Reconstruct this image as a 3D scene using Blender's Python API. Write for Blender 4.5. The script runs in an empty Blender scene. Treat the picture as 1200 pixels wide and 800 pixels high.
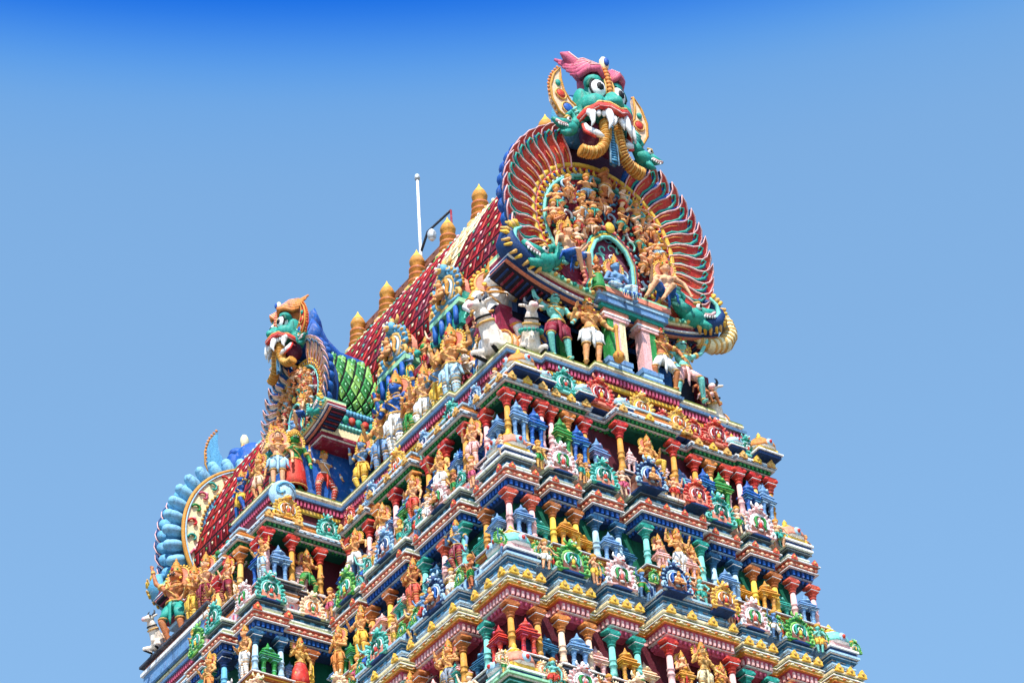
import bpy, bmesh, math, random
from math import sin, cos, pi, radians as R
from mathutils import Vector, Matrix, Euler
random.seed(7)
S = 4.0            # metres per design unit
Z0 = 43.7          # height of the upper platform above the ground (m)
scn = bpy.context.scene
COL = scn.collection

# ------------------------------------------------------------------ materials
PAL = dict(red=(206,58,46), crimson=(136,30,54), pink=(240,184,180), hotpink=(200,88,118), peach=(242,202,168),
  salmon=(226,138,112), vermilion=(214,92,66), orange=(220,136,66), ochre=(184,106,52), yellow=(238,190,70), gold=(206,144,58),
  palegold=(226,176,96), cream=(245,228,180), white=(238,238,236), teal=(44,158,142), aqua=(120,204,192), green=(44,140,66),
  lime=(138,196,96), dkgreen=(14,98,76), olive=(120,130,50), blue=(26,88,170), navy=(30,62,112), midblue=(40,96,134), slate=(104,146,190),
  sky=(96,166,204), ltblue=(168,204,226), dgrey=(62,68,80), grey=(140,150,165), brown=(134,84,66), maroon=(90,28,40), dark=(22,20,40),
  purple=(74,42,112), mint=(160,220,176), black=(12,12,14), skin=(228,160,100), skin2=(238,176,132), skin3=(196,118,70),
  roofred=(150,10,20), roofred2=(188,34,32), steel=(210,214,216), lilac=(176,170,212), plum=(110,40,70),lobe=(128,186,218),bull=(238,222,206))
MATS = {}; SL = {}
def lin(c):
    c /= 255.0
    return c/12.92 if c <= .04045 else ((c+.055)/1.055)**2.4
def mat(n):
    if n in MATS: return MATS[n]
    m = bpy.data.materials.new('paint_'+n); m.use_nodes = True
    nt = m.node_tree; N = nt.nodes; L = nt.links
    b = N['Principled BSDF']
    geo = N.new('ShaderNodeNewGeometry')
    n1 = N.new('ShaderNodeTexNoise'); n1.inputs['Scale'].default_value = 2.6; n1.inputs['Detail'].default_value = 6; n1.inputs['Roughness'].default_value = .65
    n2 = N.new('ShaderNodeTexNoise'); n2.inputs['Scale'].default_value = 16; n2.inputs['Detail'].default_value = 5
    mp = N.new('ShaderNodeMapping'); mp.inputs['Scale'].default_value = (1,1,.28)
    L.new(geo.outputs['Position'], mp.inputs['Vector']); L.new(mp.outputs[0], n1.inputs['Vector']); L.new(geo.outputs['Position'], n2.inputs['Vector'])
    c = [lin(x) for x in PAL[n]]
    rgb = N.new('ShaderNodeHueSaturation'); rgb.inputs['Color'].default_value = (*c,1)
    rv = N.new('ShaderNodeMapRange'); rv.inputs[1].default_value=.3; rv.inputs[2].default_value=.7; rv.inputs[3].default_value=.8; rv.inputs[4].default_value=1.16
    L.new(n2.outputs['Fac'], rv.inputs[0]); L.new(rv.outputs[0], rgb.inputs['Value'])
    rh = N.new('ShaderNodeMapRange'); rh.inputs[1].default_value=.3; rh.inputs[2].default_value=.7; rh.inputs[3].default_value=.49; rh.inputs[4].default_value=.51
    L.new(n1.outputs['Fac'], rh.inputs[0]); L.new(rh.outputs[0], rgb.inputs['Hue'])
    mx = N.new('ShaderNodeMix'); mx.data_type='RGBA'
    st = N.new('ShaderNodeMapRange'); st.inputs[1].default_value=.58; st.inputs[2].default_value=.74; st.inputs[3].default_value=0; st.inputs[4].default_value=.55
    L.new(n1.outputs['Fac'], st.inputs[0]); L.new(st.outputs[0], mx.inputs[0]); L.new(rgb.outputs[0], mx.inputs[6])
    mx.inputs[7].default_value = (c[0]*.3+.02, c[1]*.3+.016, c[2]*.3+.014, 1)
    # narrow rain streaks and soot specks with a shape of their own
    mp2 = N.new('ShaderNodeMapping'); mp2.inputs['Scale'].default_value = (7,7,.9)
    n4 = N.new('ShaderNodeTexNoise'); n4.inputs['Scale'].default_value = 1.0; n4.inputs['Detail'].default_value = 7; n4.inputs['Roughness'].default_value = .7
    L.new(geo.outputs['Position'], mp2.inputs['Vector']); L.new(mp2.outputs[0], n4.inputs['Vector'])
    s4 = N.new('ShaderNodeMapRange'); s4.inputs[1].default_value=.55; s4.inputs[2].default_value=.68; s4.inputs[3].default_value=0; s4.inputs[4].default_value=.72
    L.new(n4.outputs['Fac'], s4.inputs[0])
    m4 = N.new('ShaderNodeMix'); m4.data_type='RGBA'; L.new(s4.outputs[0], m4.inputs[0]); L.new(mx.outputs[2], m4.inputs[6]); m4.inputs[7].default_value=(c[0]*.14+.008,c[1]*.13+.007,c[2]*.13+.007,1)
    # faded chalky areas
    n5 = N.new('ShaderNodeTexNoise'); n5.inputs['Scale'].default_value = 5; n5.inputs['Detail'].default_value = 8; n5.inputs['Roughness'].default_value = .75
    L.new(geo.outputs['Position'], n5.inputs['Vector'])
    s5 = N.new('ShaderNodeMapRange'); s5.inputs[1].default_value=.54; s5.inputs[2].default_value=.66; s5.inputs[3].default_value=0; s5.inputs[4].default_value=.42
    L.new(n5.outputs['Fac'], s5.inputs[0])
    m5 = N.new('ShaderNodeMix'); m5.data_type='RGBA'; L.new(s5.outputs[0], m5.inputs[0]); L.new(m4.outputs[2], m5.inputs[6]); m5.inputs[7].default_value=(c[0]*.5+.36,c[1]*.5+.34,c[2]*.5+.31,1) if n not in ('dark','black','maroon','dkgreen','navy','roofred','roofred2') else (c[0]*.8+.03,c[1]*.8+.03,c[2]*.8+.03,1)
    mx = m5
    L.new(mx.outputs[2], b.inputs['Base Color'])
    b.inputs['Roughness'].default_value = .62; b.inputs['Specular IOR Level'].default_value = .3
    if n == 'steel': b.inputs['Metallic'].default_value = .5
    bp = N.new('ShaderNodeBump'); bp.inputs['Strength'].default_value = .6; bp.inputs['Distance'].default_value = .02
    n3 = N.new('ShaderNodeTexNoise'); n3.inputs['Scale'].default_value = 22; n3.inputs['Detail'].default_value = 4
    L.new(geo.outputs['Position'], n3.inputs['Vector']); L.new(n3.outputs['Fac'], bp.inputs['Height']); L.new(bp.outputs[0], b.inputs['Normal'])
    MATS[n] = m
    return m

# ------------------------------------------------------------------ mesh builder
class MB:
    def __init__(s): s.v=[]; s.f=[]; s.m=[]; s.s=[]; s.M=Matrix()
    def add(s, vs, fs, m, sm=False):
        o=len(s.v); s.v += [s.M @ Vector(p) for p in vs]
        for f in fs: s.f.append([o+i for i in f]); s.m.append(m); s.s.append(sm)
        return s
    def box(s, x0,x1,y0,y1,z0,z1, m, t=0):      # t: inset of the top
        vs=[(x0,y0,z0),(x1,y0,z0),(x1,y1,z0),(x0,y1,z0),(x0+t,y0+t,z1),(x1-t,y0+t,z1),(x1-t,y1-t,z1),(x0+t,y1-t,z1)]
        return s.add(vs,[(3,2,1,0),(4,5,6,7),(0,1,5,4),(1,2,6,5),(2,3,7,6),(3,0,4,7)],m)
    def lathe(s, prof, m, n=12, c=(0,0,0), axis='z', sm=True, sx=1, sy=1, mats=None):
        vs=[]
        for r,z in prof:
            for k in range(n):
                a=2*pi*k/n+pi/n; x,y=r*cos(a)*sx, r*sin(a)*sy
                if axis=='z': p=(x,y,z)
                elif axis=='y': p=(x,z,y)
                else: p=(z,x,y)
                vs.append((p[0]+c[0],p[1]+c[1],p[2]+c[2]))
        for i in range(len(prof)-1):
            fs=[(i*n+k, i*n+(k+1)%n, (i+1)*n+(k+1)%n, (i+1)*n+k) for k in range(n)]
            if i==0: base=len(s.v); s.v += [s.M @ Vector(p) for p in vs]
            mm = mats[i] if mats else m
            for f in fs: s.f.append([base+j for j in f]); s.m.append(mm); s.s.append(sm)
        s.f.append([base+k for k in range(n)][::-1]); s.m.append(mats[0] if mats else m); s.s.append(False)
        L=len(prof)-1
        s.f.append([base+L*n+k for k in range(n)]); s.m.append(mats[-1] if mats else m); s.s.append(False)
        return s
    def ell(s, c, r, m, n=10, k=6, rot=None):
        if not hasattr(r,'__len__'): r=(r,r,r)
        vs=[]; q = Euler(rot).to_matrix() if rot else None
        for i in range(1,k):
            a=pi*i/k
            for j in range(n):
                b=2*pi*j/n; vs.append((r[0]*sin(a)*cos(b), r[1]*sin(a)*sin(b), r[2]*cos(a)))
        vs += [(0,0,r[2]),(0,0,-r[2])]
        if q: vs=[q@Vector(p) for p in vs]
        vs=[(p[0]+c[0],p[1]+c[1],p[2]+c[2]) for p in vs]
        fs=[]
        for i in range(k-2):
            for j in range(n): fs.append((i*n+j,(i+1)*n+j,(i+1)*n+(j+1)%n,i*n+(j+1)%n))
        T=len(vs)-2
        for j in range(n):
            fs.append((T,j,(j+1)%n)); fs.append((T+1,(k-2)*n+(j+1)%n,(k-2)*n+j))
        return s.add(vs,fs,m,True)
    def tube(s, pts, r, m, n=6, closed=False, sm=True, flat=1.0):
        pts=[Vector(p) for p in pts]; N=len(pts)
        if not hasattr(r,'__len__'): r=[r]*N
        vs=[]; up=None
        for i,p in enumerate(pts):
            if closed: t=pts[(i+1)%N]-pts[i-1]
            else: t=pts[min(i+1,N-1)]-pts[max(i-1,0)]
            if t.length<1e-9: t=Vector((0,0,1))
            t.normalize()
            if up is None: up=Vector((0,1,0)) if abs(t.y)<.9 else Vector((1,0,0))
            a=t.cross(up); 
            if a.length<1e-6: a=t.cross(Vector((1,.2,.1)))
            a.normalize(); b=a.cross(t).normalized(); up=b
            for k in range(n):
                w=2*pi*k/n; vs.append(p+a*(r[i]*cos(w))+b*(r[i]*sin(w)*flat))
        fs=[]
        for i in range(N if closed else N-1):
            j=(i+1)%N
            for k in range(n): fs.append((i*n+k,j*n+k,j*n+(k+1)%n,i*n+(k+1)%n))
        if not closed: fs.append(tuple(range(n))); fs.append(tuple((N-1)*n+k for k in range(n))[::-1])
        return s.add(vs,fs,m,sm)
    def plate(s, out, y0, y1, m, m2=None, bev=0.0):   # outline in (x,z), front at y0 (towards -y), back at y1
        n=len(out); A=sum(out[i][0]*out[(i+1)%n][1]-out[(i+1)%n][0]*out[i][1] for i in range(n))
        if A<0: out=out[::-1]
        vs=[(x,y0,z) for x,z in out]+[(x,y1,z) for x,z in out]
        s.add(vs,[tuple(range(n))],m)
        s.add(vs,[tuple(range(n,2*n))[::-1]],m2 or m)
        s.add(vs,[(i,i+n,(i+1)%n+n,(i+1)%n) for i in range(n)],m2 or m)
        return s
    def mesh(s, name, k=S):
        me=bpy.data.meshes.new(name)
        me.from_pydata([tuple(p*k) for p in s.v],[],s.f)
        names=[]
        for m in s.m:
            if m not in names: names.append(m)
        for n in names: me.materials.append(mat(n))
        ix={n:i for i,n in enumerate(names)}
        me.polygons.foreach_set('material_index',[ix[m] for m in s.m])
        me.polygons.foreach_set('use_smooth',s.s)
        me.update(); SL[me.name]=names; return me

def put(name, me, parent=None, loc=(0,0,0), rot=(0,0,0), sc=1, ov=None):
    if isinstance(me,MB): me=me.mesh(name)
    o=bpy.data.objects.new(name, me); COL.objects.link(o)
    o.location=tuple(c*S for c in loc) if parent else (loc[0]*S,loc[1]*S,loc[2]*S+Z0)
    o.rotation_euler=rot if hasattr(rot,'__len__') else (0,0,rot)
    o.scale=sc if hasattr(sc,'__len__') else (sc,)*3
    if parent: o.parent=parent
    if ov:
        for i,n in enumerate(SL[me.name]):
            if n in ov:
                o.material_slots[i].link='OBJECT'; o.material_slots[i].material=mat(ov[n])
    return o
def empty(name, loc, rot=0, sc=1):
    o=bpy.data.objects.new(name,None); COL.objects.link(o)
    o.location=(loc[0]*S,loc[1]*S,loc[2]*S+Z0); o.rotation_euler=rot if hasattr(rot,'__len__') else (0,0,rot)
    o.scale=sc if hasattr(sc,'__len__') else (sc,)*3
    o.empty_display_size=.2
    return o
def tag(o,label,cat=None,group=None,kind=None):
    if label: o['label']=label
    if cat: o['category']=cat
    if group: o['group']=group
    if kind: o['kind']=kind
    return o

# remeshed continuous figure from capsules / ellipsoids
def sculpt(prims, voxel, m, name, recol=None, smooth=2):
    b=MB()
    for p in prims:
        if p[0]=='c':
            _,a,c,r0,r1=p; a=Vector(a); c=Vector(c); d=(c-a); l=d.length or 1e-6; d/=l
            pts=[a-d*r0*.85, a-d*r0*.45, a, c, c+d*r1*.45, c+d*r1*.85]
            b.tube(pts,[r0*.4,r0*.88,r0,r1,r1*.88,r1*.4],m,n=10)
        else:
            b.ell(p[1],p[2],m,12,8,p[3] if len(p)>3 else None)
    me=b.mesh(name+'_raw',1.0); o=bpy.data.objects.new('tmp',me); COL.objects.link(o)
    md=o.modifiers.new('r','REMESH'); md.mode='VOXEL'; md.voxel_size=voxel; md.use_smooth_shade=True
    if smooth:
        ms=o.modifiers.new('s','SMOOTH'); ms.iterations=smooth; ms.factor=.5
    dg=bpy.context.evaluated_depsgraph_get(); ev=o.evaluated_get(dg)
    out=bpy.data.meshes.new_from_object(ev); bpy.data.objects.remove(o)
    out.name=name; out.materials.clear()
    names=[m]
    idx=[0]*len(out.polygons)
    if recol:
        for i,pl in enumerate(out.polygons):
            c=recol(pl.center) or m
            if c not in names: names.append(c)
            idx[i]=names.index(c)
    for n in names: out.materials.append(mat(n))
    out.polygons.foreach_set('material_index',idx); out.polygons.foreach_set('use_smooth',[True]*len(idx))
    SL[out.name]=names
    for v in out.vertices: v.co*=S
    out.update(); return out

# ------------------------------------------------------------------ statues
def P(**k): return k
POSES = dict(
 stand=P(arms=[((-.2,-.01,.64),(-.12,-.12,.66)),((.2,-.01,.62),(.2,-.06,.46))], legs=[((-.06,-.02,.27),(-.06,0,.03)),((.06,-.02,.27),(.07,0,.03))]),
 guard=P(arms=[((-.22,-.02,.66),(-.2,-.13,.78)),((.23,0,.64),(.27,-.1,.52))], legs=[((-.07,-.02,.27),(-.08,0,.03)),((.08,-.03,.27),(.07,0,.03))]),
 dance=P(arms=[((-.25,0,.76),(-.3,-.05,.93)),((.26,0,.74),(.3,-.06,.56))], legs=[((-.15,-.06,.28),(-.1,0,.03)),((.16,-.07,.27),(.15,0,.03))]),
 raiseL=P(arms=[((-.24,-.02,.9),(-.28,-.04,1.1)),((.22,-.02,.64),(.15,-.1,.52))], legs=[((-.11,-.08,.29),(-.06,0,.03)),((.1,-.04,.26),(.13,0,.03))]),
 raiseR=P(arms=[((-.22,-.02,.64),(-.15,-.1,.5)),((.25,-.02,.86),(.33,-.04,1.04))], legs=[((-.1,-.03,.26),(-.13,0,.03)),((.15,-.12,.34),(.2,-.04,.06))]),
 pray=P(arms=[((-.18,-.02,.63),(-.02,-.13,.7)),((.18,-.02,.63),(.02,-.13,.7))], legs=[((-.06,-.02,.27),(-.05,0,.03)),((.06,-.02,.27),(.05,0,.03))]),
 four=P(arms=[((-.2,-.02,.64),(-.16,-.13,.62)),((.2,-.02,.64),(.16,-.13,.62)),((-.24,.02,.78),(-.25,-.03,.93)),((.24,.02,.78),(.25,-.03,.93))], legs=[((-.06,-.02,.27),(-.06,0,.03)),((.06,-.02,.27),(.06,0,.03))]),
 sway=P(arms=[((-.2,-.02,.66),(-.14,-.12,.8)),((.21,0,.62),(.19,-.02,.42))], legs=[((-.1,-.05,.28),(-.04,0,.03)),((.04,-.01,.27),(.07,0,.03))]),
 seat=P(arms=[((-.21,-.03,.62),(-.14,-.16,.54)),((.21,-.03,.62),(.15,-.14,.72))], legs=[((-.2,-.16,.44),(-.02,-.2,.41)),((.18,-.18,.46),(.17,-.16,.18))], seat=1),
 cherub=P(arms=[((-.22,-.04,.7),(-.13,-.13,.82)),((.22,-.04,.66),(.12,-.15,.62))], legs=[((-.13,-.1,.38),(-.05,-.05,.24)),((.12,-.06,.36),(.1,0,.2))], fat=1),
 recl=P(arms=[((-.24,-.02,.68),(-.3,-.06,.5)),((.22,-.06,.66),(.24,-.16,.78))], legs=[((-.02,-.2,.52),(.12,-.18,.3)),((.2,-.2,.58),(.34,-.16,.32))], seat=1),
)
_c={}
def body_mesh(pose):
    k='b'+pose
    if k in _c: return _c[k]
    q=POSES[pose]; fat=1.35 if q.get('fat') else 1.0; pr=[]
    pr += [('e',(0,0,.52),(.085*fat,.065*fat,.075)),('e',(0,-.012,.6),(.068*fat,.056*fat,.08)),('e',(0,-.008,.71),(.105,.066,.085)),('e',(0,0,.775),(.125,.05,.04)),
           ('c',(0,0,.78),(0,-.004,.87),.036,.034),('e',(0,-.01,.925),(.062,.066,.078)),('e',(0,-.055,.895),(.035,.03,.03)),
           ('e',(0,-.082,.925),(.011,.016,.018)),('e',(-.064,0,.92),(.012,.016,.026)),('e',(.064,0,.92),(.012,.016,.026)),('e',(0,-.07,.893),(.02,.012,.007)),('e',(0,-.068,.952),(.04,.012,.008))]
    if fat>1: pr += [('e',(0,-.05,.57),(.09,.08,.09))]
    pr += [('e',(-.045,-.055,.725),(.04,.03,.035)),('e',(.045,-.055,.725),(.04,.03,.035))]
    for i,(e,h) in enumerate(q['arms']):
        sd=-1 if (e[0]<0) else 1
        sh=(sd*.122,0,.775); pr += [('e',sh,(.042,.042,.042)),('c',sh,e,.034*fat,.027*fat),('c',e,h,.027*fat,.018)]
        d=(Vector(h)-Vector(e)).normalized(); hv=Vector(h)
        side=d.cross(Vector((0,-1,0)));
        if side.length<.1: side=Vector((1,0,0))
        side.normalize()
        palm=hv+d*.022; pr.append(('e',palm,(.021,.014,.021)))
        for j,(o,l) in enumerate(((-.016,.026),(-.0055,.032),(.0055,.031),(.016,.025))):
            b0=palm+side*o+d*.012; pr.append(('c',b0,b0+d*l+Vector((0,-.008,0)),.0062,.0052))
        t0=palm+side*.018*(-sd); pr.append(('c',t0,t0+side*(-sd)*.014+d*.014,.007,.006))
    for kn,ft in q['legs']:
        sd=-1 if kn[0]<ft[0]-.3 else (1 if kn[0]>0 else -1)
        hp=(sd*.052,0,.5); pr += [('c',hp,kn,.056*fat,.04*fat),('c',kn,ft,.042*fat,.025),('e',((kn[0]+ft[0])/2,(kn[1]+ft[1])/2+.012,(kn[2]*.6+ft[2]*.4)),(.036,.036,.06)),
                 ('c',(ft[0],ft[1]+.01,ft[2]-.005),(ft[0]+sd*.01,ft[1]-.06,ft[2]-.012),.024,.017)]
    _c[k]=sculpt(pr,.0095,'skin','body_'+pose); return _c[k]
def cloth_mesh(pose,kind):
    k='c'+pose+kind
    if k in _c: return _c[k]
    q=POSES[pose]; b=MB(); fat=1.35 if q.get('fat') else 1.0
    if kind=='skirt':
        kx=max(abs(a[0][0]) for a in q['legs']); n=24; rings=[]
        for z,rx,ry in ((.56,.09,.07),(.5,.104,.085),(.38,.11+.3*kx,.1),(.2,.12+.4*kx,.11),(.07,.135+.4*kx,.12),(.06,.11+.3*kx,.1)):
            rings.append([( (rx+.008*(j%2)*(z<.5))*cos(2*pi*j/n), (ry+.01*(j%2)*(z<.5))*sin(2*pi*j/n)-.01, z) for j in range(n)])
        vs=sum(rings,[])
        b.add(vs,[(i*n+j,(i+1)*n+j,(i+1)*n+(j+1)%n,i*n+(j+1)%n)[::-1] for i in range(5) for j in range(n)],'red',True)
        b.tube([( (.14+.4*kx)*cos(a*pi/10),.125*sin(a*pi/10)-.01,.07) for a in range(20)],.008,'palegold',closed=True)
    else:
        b.ell((0,-.005,.5),(.1*fat,.08*fat,.075),'red',12,7)
        for kn,ft in q['legs']:
            sd=1 if kn[0]>0 else -1
            a=Vector((sd*.052,0,.5)); kn=Vector(kn); ft=Vector(ft)
            b.tube([a,a.lerp(kn,.5),kn.lerp(a,.1)],[.066*fat,.06*fat,.052*fat],'red',10)
            if kind=='long':
                ps=[kn.lerp(ft,t) for t in (0,.15,.3,.45,.6,.75,.88)]
                b.tube(ps,[.05,.047,.047,.043,.038,.034,.034],'red',10)
                for t in (.1,.28,.46,.64,.82):
                    p=kn.lerp(ft,t); b.lathe([(.051-.02*t,-.006),(.055-.02*t,0),(.051-.02*t,.006)],'palegold',10,p)
                for t in (.35,.6,.85):
                    p=a.lerp(kn,t); b.lathe([(.064-.01*t,-.006),(.068-.01*t,0),(.064-.01*t,.006)],'palegold',10,p)
            else:
                p=a.lerp(kn,.86); b.lathe([(.052*fat,-.01),(.06*fat,0),(.052*fat,.01)],'palegold',10,p)
        # front sash
        b.tube([(0,-.085,.54),(0,-.1,.46),(.005,-.1,.38),(0,-.09,.3),(.006,-.085,.22)],[.02,.022,.018,.02,.008],'red',8,flat=.4)
        for sd in (-1,1):
            b.tube([(sd*.08,-.04,.53),(sd*.13,-.04,.47),(sd*.14,-.02,.4),(sd*.17,-.02,.34)],[.014,.022,.018,.006],'red',6,flat=.5)
    b.tube([( (.098*fat)*cos(a*pi/8), .078*fat*sin(a*pi/8)-.008,.545) for a in range(16)],.012,'palegold',closed=True)
    b.ell((0,-.088*fat,.54),(.02,.014,.02),'yellow',8,5)
    _c[k]=b.mesh('cloth_'+kind); return _c[k]
def jewel_meshes(pose):
    k='j'+pose
    if k in _c: return _c[k]
    q=POSES[pose]; out=[]; b=MB()
    for rr,z,y in ((.052,.835,-.004),(.075,.8,-.02),(.095,.755,-.04)):
        b.tube([(rr*cos(a*pi/8),y*.6+rr*.62*sin(a*pi/8)-.012*(z<.8),z-.03*(sin(a*pi/8)<0)*abs(sin(a*pi/8))*(z<.82)) for a in range(16)],.0075,'palegold',closed=True,n=5)
    b.tube([(-.1,-.05,.79),(-.05,-.075,.72),(.02,-.078,.64),(.07,-.06,.57)],.008,'palegold',5)
    out.append(('necklace',b.mesh('necklace')))
    for sd in (-1,1):
        b=MB(); b.lathe([(.012,-.01),(.02,0),(.012,.01)],'yellow',8,(sd*.07,-.01,.885),axis='y'); out.append(('earring',b.mesh('earring')))
    for e,h in q['arms']:
        sd=-1 if e[0]<0 else 1; a=Vector((sd*.122,0,.775)); e=Vector(e); h=Vector(h)
        for nm,p0,p1,t,r in (('armlet',a,e,.5,.037),('bracelet',e,h,.8,.024)):
            d=(p1-p0).normalized(); p=p0.lerp(p1,t); b=MB(); b.tube([p-d*.018,p-d*.01,p,p+d*.01,p+d*.018],[r,r*1.14,r,r*1.14,r],'palegold',8); out.append((nm,b.mesh(nm)))
    for kn,ft in q['legs']:
        p=Vector(kn).lerp(Vector(ft),.93); b=MB(); b.lathe([(.03,-.01),(.037,0),(.03,.01)],'palegold',8,p); out.append(('anklet',b.mesh('anklet')))
    _c[k]=out; return out
def put_jewels(t,pose,trim='palegold'):
    for nm,me in jewel_meshes(pose): put(nm,me,t,ov={'palegold':trim})
    for sd in (-1,1): put('eye',eye_mesh(),t,(sd*.026,-.071,.932))
def eye_mesh():
    if 'seye' in _c: return _c['seye']
    b=MB(); b.ell((0,0,0),(.0135,.008,.009),'white',8,5); b.ell((0,-.006,0),(.006,.004,.0065),'black',6,4)
    b.tube([(-.016,-.004,.011),(0,-.006,.018),(.016,-.004,.011)],.003,'black',4)
    _c['seye']=b.mesh('eye'); return _c['seye']
def crown_mesh(kind):
    k='k'+kind
    if k in _c: return _c[k]
    b=MB()
    if kind=='tall':
        b.lathe([(.07,.95),(.078,.965),(.07,.985),(.062,1.0),(.068,1.015),(.056,1.035),(.05,1.05),(.056,1.062),(.042,1.085),(.034,1.1),(.038,1.11),(.022,1.13),(.012,1.15),(.018,1.16),(.002,1.19)],'gold',12,(0,.004,0))
        b.ell((0,-.07,.99),(.018,.012,.026),'red',6,5)
        for sd in (-1,1): b.ell((sd*.05,-.045,.985),(.014,.012,.02),'green',6,5)
    elif kind=='round':
        b.lathe([(.07,.945),(.08,.962),(.072,.98),(.085,1.0),(.088,1.03),(.07,1.06),(.04,1.08),(.045,1.09),(.01,1.12)],'gold',12,(0,.004,0))
        for a in range(7): b.ell((.075*sin(-1.2+.4*a),-.075*cos(-1.2+.4*a),.99),(.012,.01,.022),'yellow',6,4)
    else:
        b.ell((0,.02,.96),(.078,.07,.06),'black',10,6); b.ell((0,.03,1.03),(.04,.04,.035),'black',8,5)
        b.tube([(.07*cos(a*pi/7),.07*sin(a*pi/7)+.01,.955) for a in range(14)],.009,'gold',closed=True)
    _c[k]=b.mesh('crown'); return _c[k]
def halo_mesh():
    if 'halo' in _c: return _c['halo']
    b=MB(); n=14
    b.lathe([(.135,-.006),(.135,.006)],'salmon',18,(0,.05,.94),axis='y')
    b.tube([(.135*cos(a*pi/9),.05,.94+.135*sin(a*pi/9)) for a in range(18)],.012,'palegold',closed=True)
    for a in range(n):
        t=-.3+(pi+.6)*a/(n-1); b.ell((.158*cos(t),.05,.94+.158*sin(t)),(.018,.01,.018),'yellow',6,4)
    for sd in (-1,1): b.tube([(sd*.12,.03,.86),(sd*.17,.03,.8),(sd*.15,.03,.74),(sd*.11,.03,.76)],[.02,.018,.014,.006],'palegold',6)
    _c['halo']=b.mesh('halo'); return _c['halo']
def face_mo():
    if 'mo' in _c: return _c['mo']
    b=MB(); b.tube([(-.045,-.066,.905),(-.02,-.084,.903),(0,-.087,.906),(.02,-.084,.903),(.045,-.066,.905)],[.003,.008,.006,.008,.003],'black',5)
    _c['mo']=b.mesh('moustache'); return _c['mo']
def club_mesh():
    if 'club' in _c: return _c['club']
    b=MB(); b.lathe([(.03,0),(.055,.03),(.07,.08),(.055,.13),(.03,.15),(.038,.16),(.02,.18),(.018,.4),(.022,.52),(.03,.56),(.01,.6)],'gold',10)
    for a in range(6): b.ell((.06*cos(a*pi/3),.06*sin(a*pi/3),.08),(.014,.014,.04),'ochre',6,4)
    _c['club']=b.mesh('club'); return _c['club']
def statue(label, loc, rot, h, pose, skin='skin', cloth='red', kind='short', crown='tall', halo=True, mo=False, trim='palegold', club=False, group='painted temple statues', flip=1, plinth=None, cat='statue', lean=0, name='statue'):
    t=empty(name, loc, (lean,0,rot), (h*flip*1.12,h*1.12,h)); tag(t,label,cat,group)
    put('body',body_mesh(pose),t,ov={'skin':skin})
    put('clothing',cloth_mesh(pose,kind),t,ov={'red':cloth,'palegold':trim})
    if h>.3:
        put_jewels(t,pose,trim)
    if crown: put('crown' if crown!='hair' else 'hair',crown_mesh(crown),t)
    if halo: put('halo',halo_mesh(),t)
    if mo: put('moustache',face_mo(),t)
    if club: put('club',club_mesh(),t,loc=(.27,-.13,0))
    if plinth:
        b=MB(); b.lathe([(.13,-.05),(.15,-.04),(.13,-.02),(.15,0)],plinth,12); put('plinth',b,t)
    return t

# ------------------------------------------------------------------ small architecture
def column_mesh():
    if 'col' in _c: return _c['col']
    b=MB()  # unit height 1 (scaled), shaft slot 'pink', capital slot 'red'
    b.box(-.075,.075,-.075,.075,0,.06,'pink')
    b.box(-.062,.062,-.062,.062,.06,.085,'white')
    b.lathe([(.056,.085),(.06,.15),(.05,.17),(.05,.3),(.062,.31),(.062,.33),(.05,.34),(.052,.4),(.062,.41),(.062,.425),(.05,.435),(.044,.70)],'pink',10)
    b.lathe([(.046,.70),(.06,.708),(.06,.722),(.045,.73),(.05,.755),(.07,.775),(.072,.785),(.058,.795)],'red',10)
    b.lathe([(.058,.795),(.078,.81),(.098,.835),(.1,.845)],'red',4,sm=False)
    b.box(-.082,.082,-.082,.082,.845,.87,'red'); b.box(-.088,.088,-.088,.088,.87,.88,'white')
    b.box(-.06,.06,-.06,.06,.88,.925,'red')
    b.box(-.095,.095,-.07,.07,.92,1.0,'red',-.012)
    for sd in (-1,1): b.lathe([(.02,-.09),(.035,-.08),(.035,.08),(.02,.09)],'red',8,(sd*.1,0,.95),axis='y')
    _c['col']=b.mesh('column'); return _c['col']
def shrine_mesh():
    if 'shr' in _c: return _c['shr']
    b=MB()   # slot 'blue' main, 'ltblue' light lines
    b.box(-.15,.15,-.09,.09,0,.05,'blue')
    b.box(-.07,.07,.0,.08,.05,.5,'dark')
    for sx in (-.095,.095):
        b.lathe([(.045,.05),(.045,.1),(.034,.12),(.034,.34),(.044,.36),(.036,.38),(.05,.43),(.052,.46)],'blue',8,(sx,-.04,0))
        b.lathe([(.036,.2),(.042,.21),(.036,.22)],'ltblue',8,(sx,-.04,0))
        b.box(sx-.058,sx+.058,-.1,.05,.46,.48,'ltblue')
    z=.48
    for w,h,m in ((.165,.03,'blue'),(.185,.025,'ltblue'),(.2,.035,'blue'),(.165,.025,'blue'),(.15,.03,'ltblue'),(.165,.04,'blue'),(.125,.03,'blue'),(.115,.02,'ltblue')):
        b.box(-w,w,-w*.62,w*.62,z,z+h,m,.012); z+=h
    b.lathe([(.085,z),(.125,z+.03),(.12,z+.07),(.09,z+.1),(.05,z+.14),(.06,z+.15),(.03,z+.19),(.005,z+.28)],'blue',8,sx=1,sy=.7)
    b.ell((0,-.085,z+.05),(.03,.02,.035),'ltblue',6,4)
    _c['shr']=b.mesh('miniature_shrine'); return _c['shr']
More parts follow.
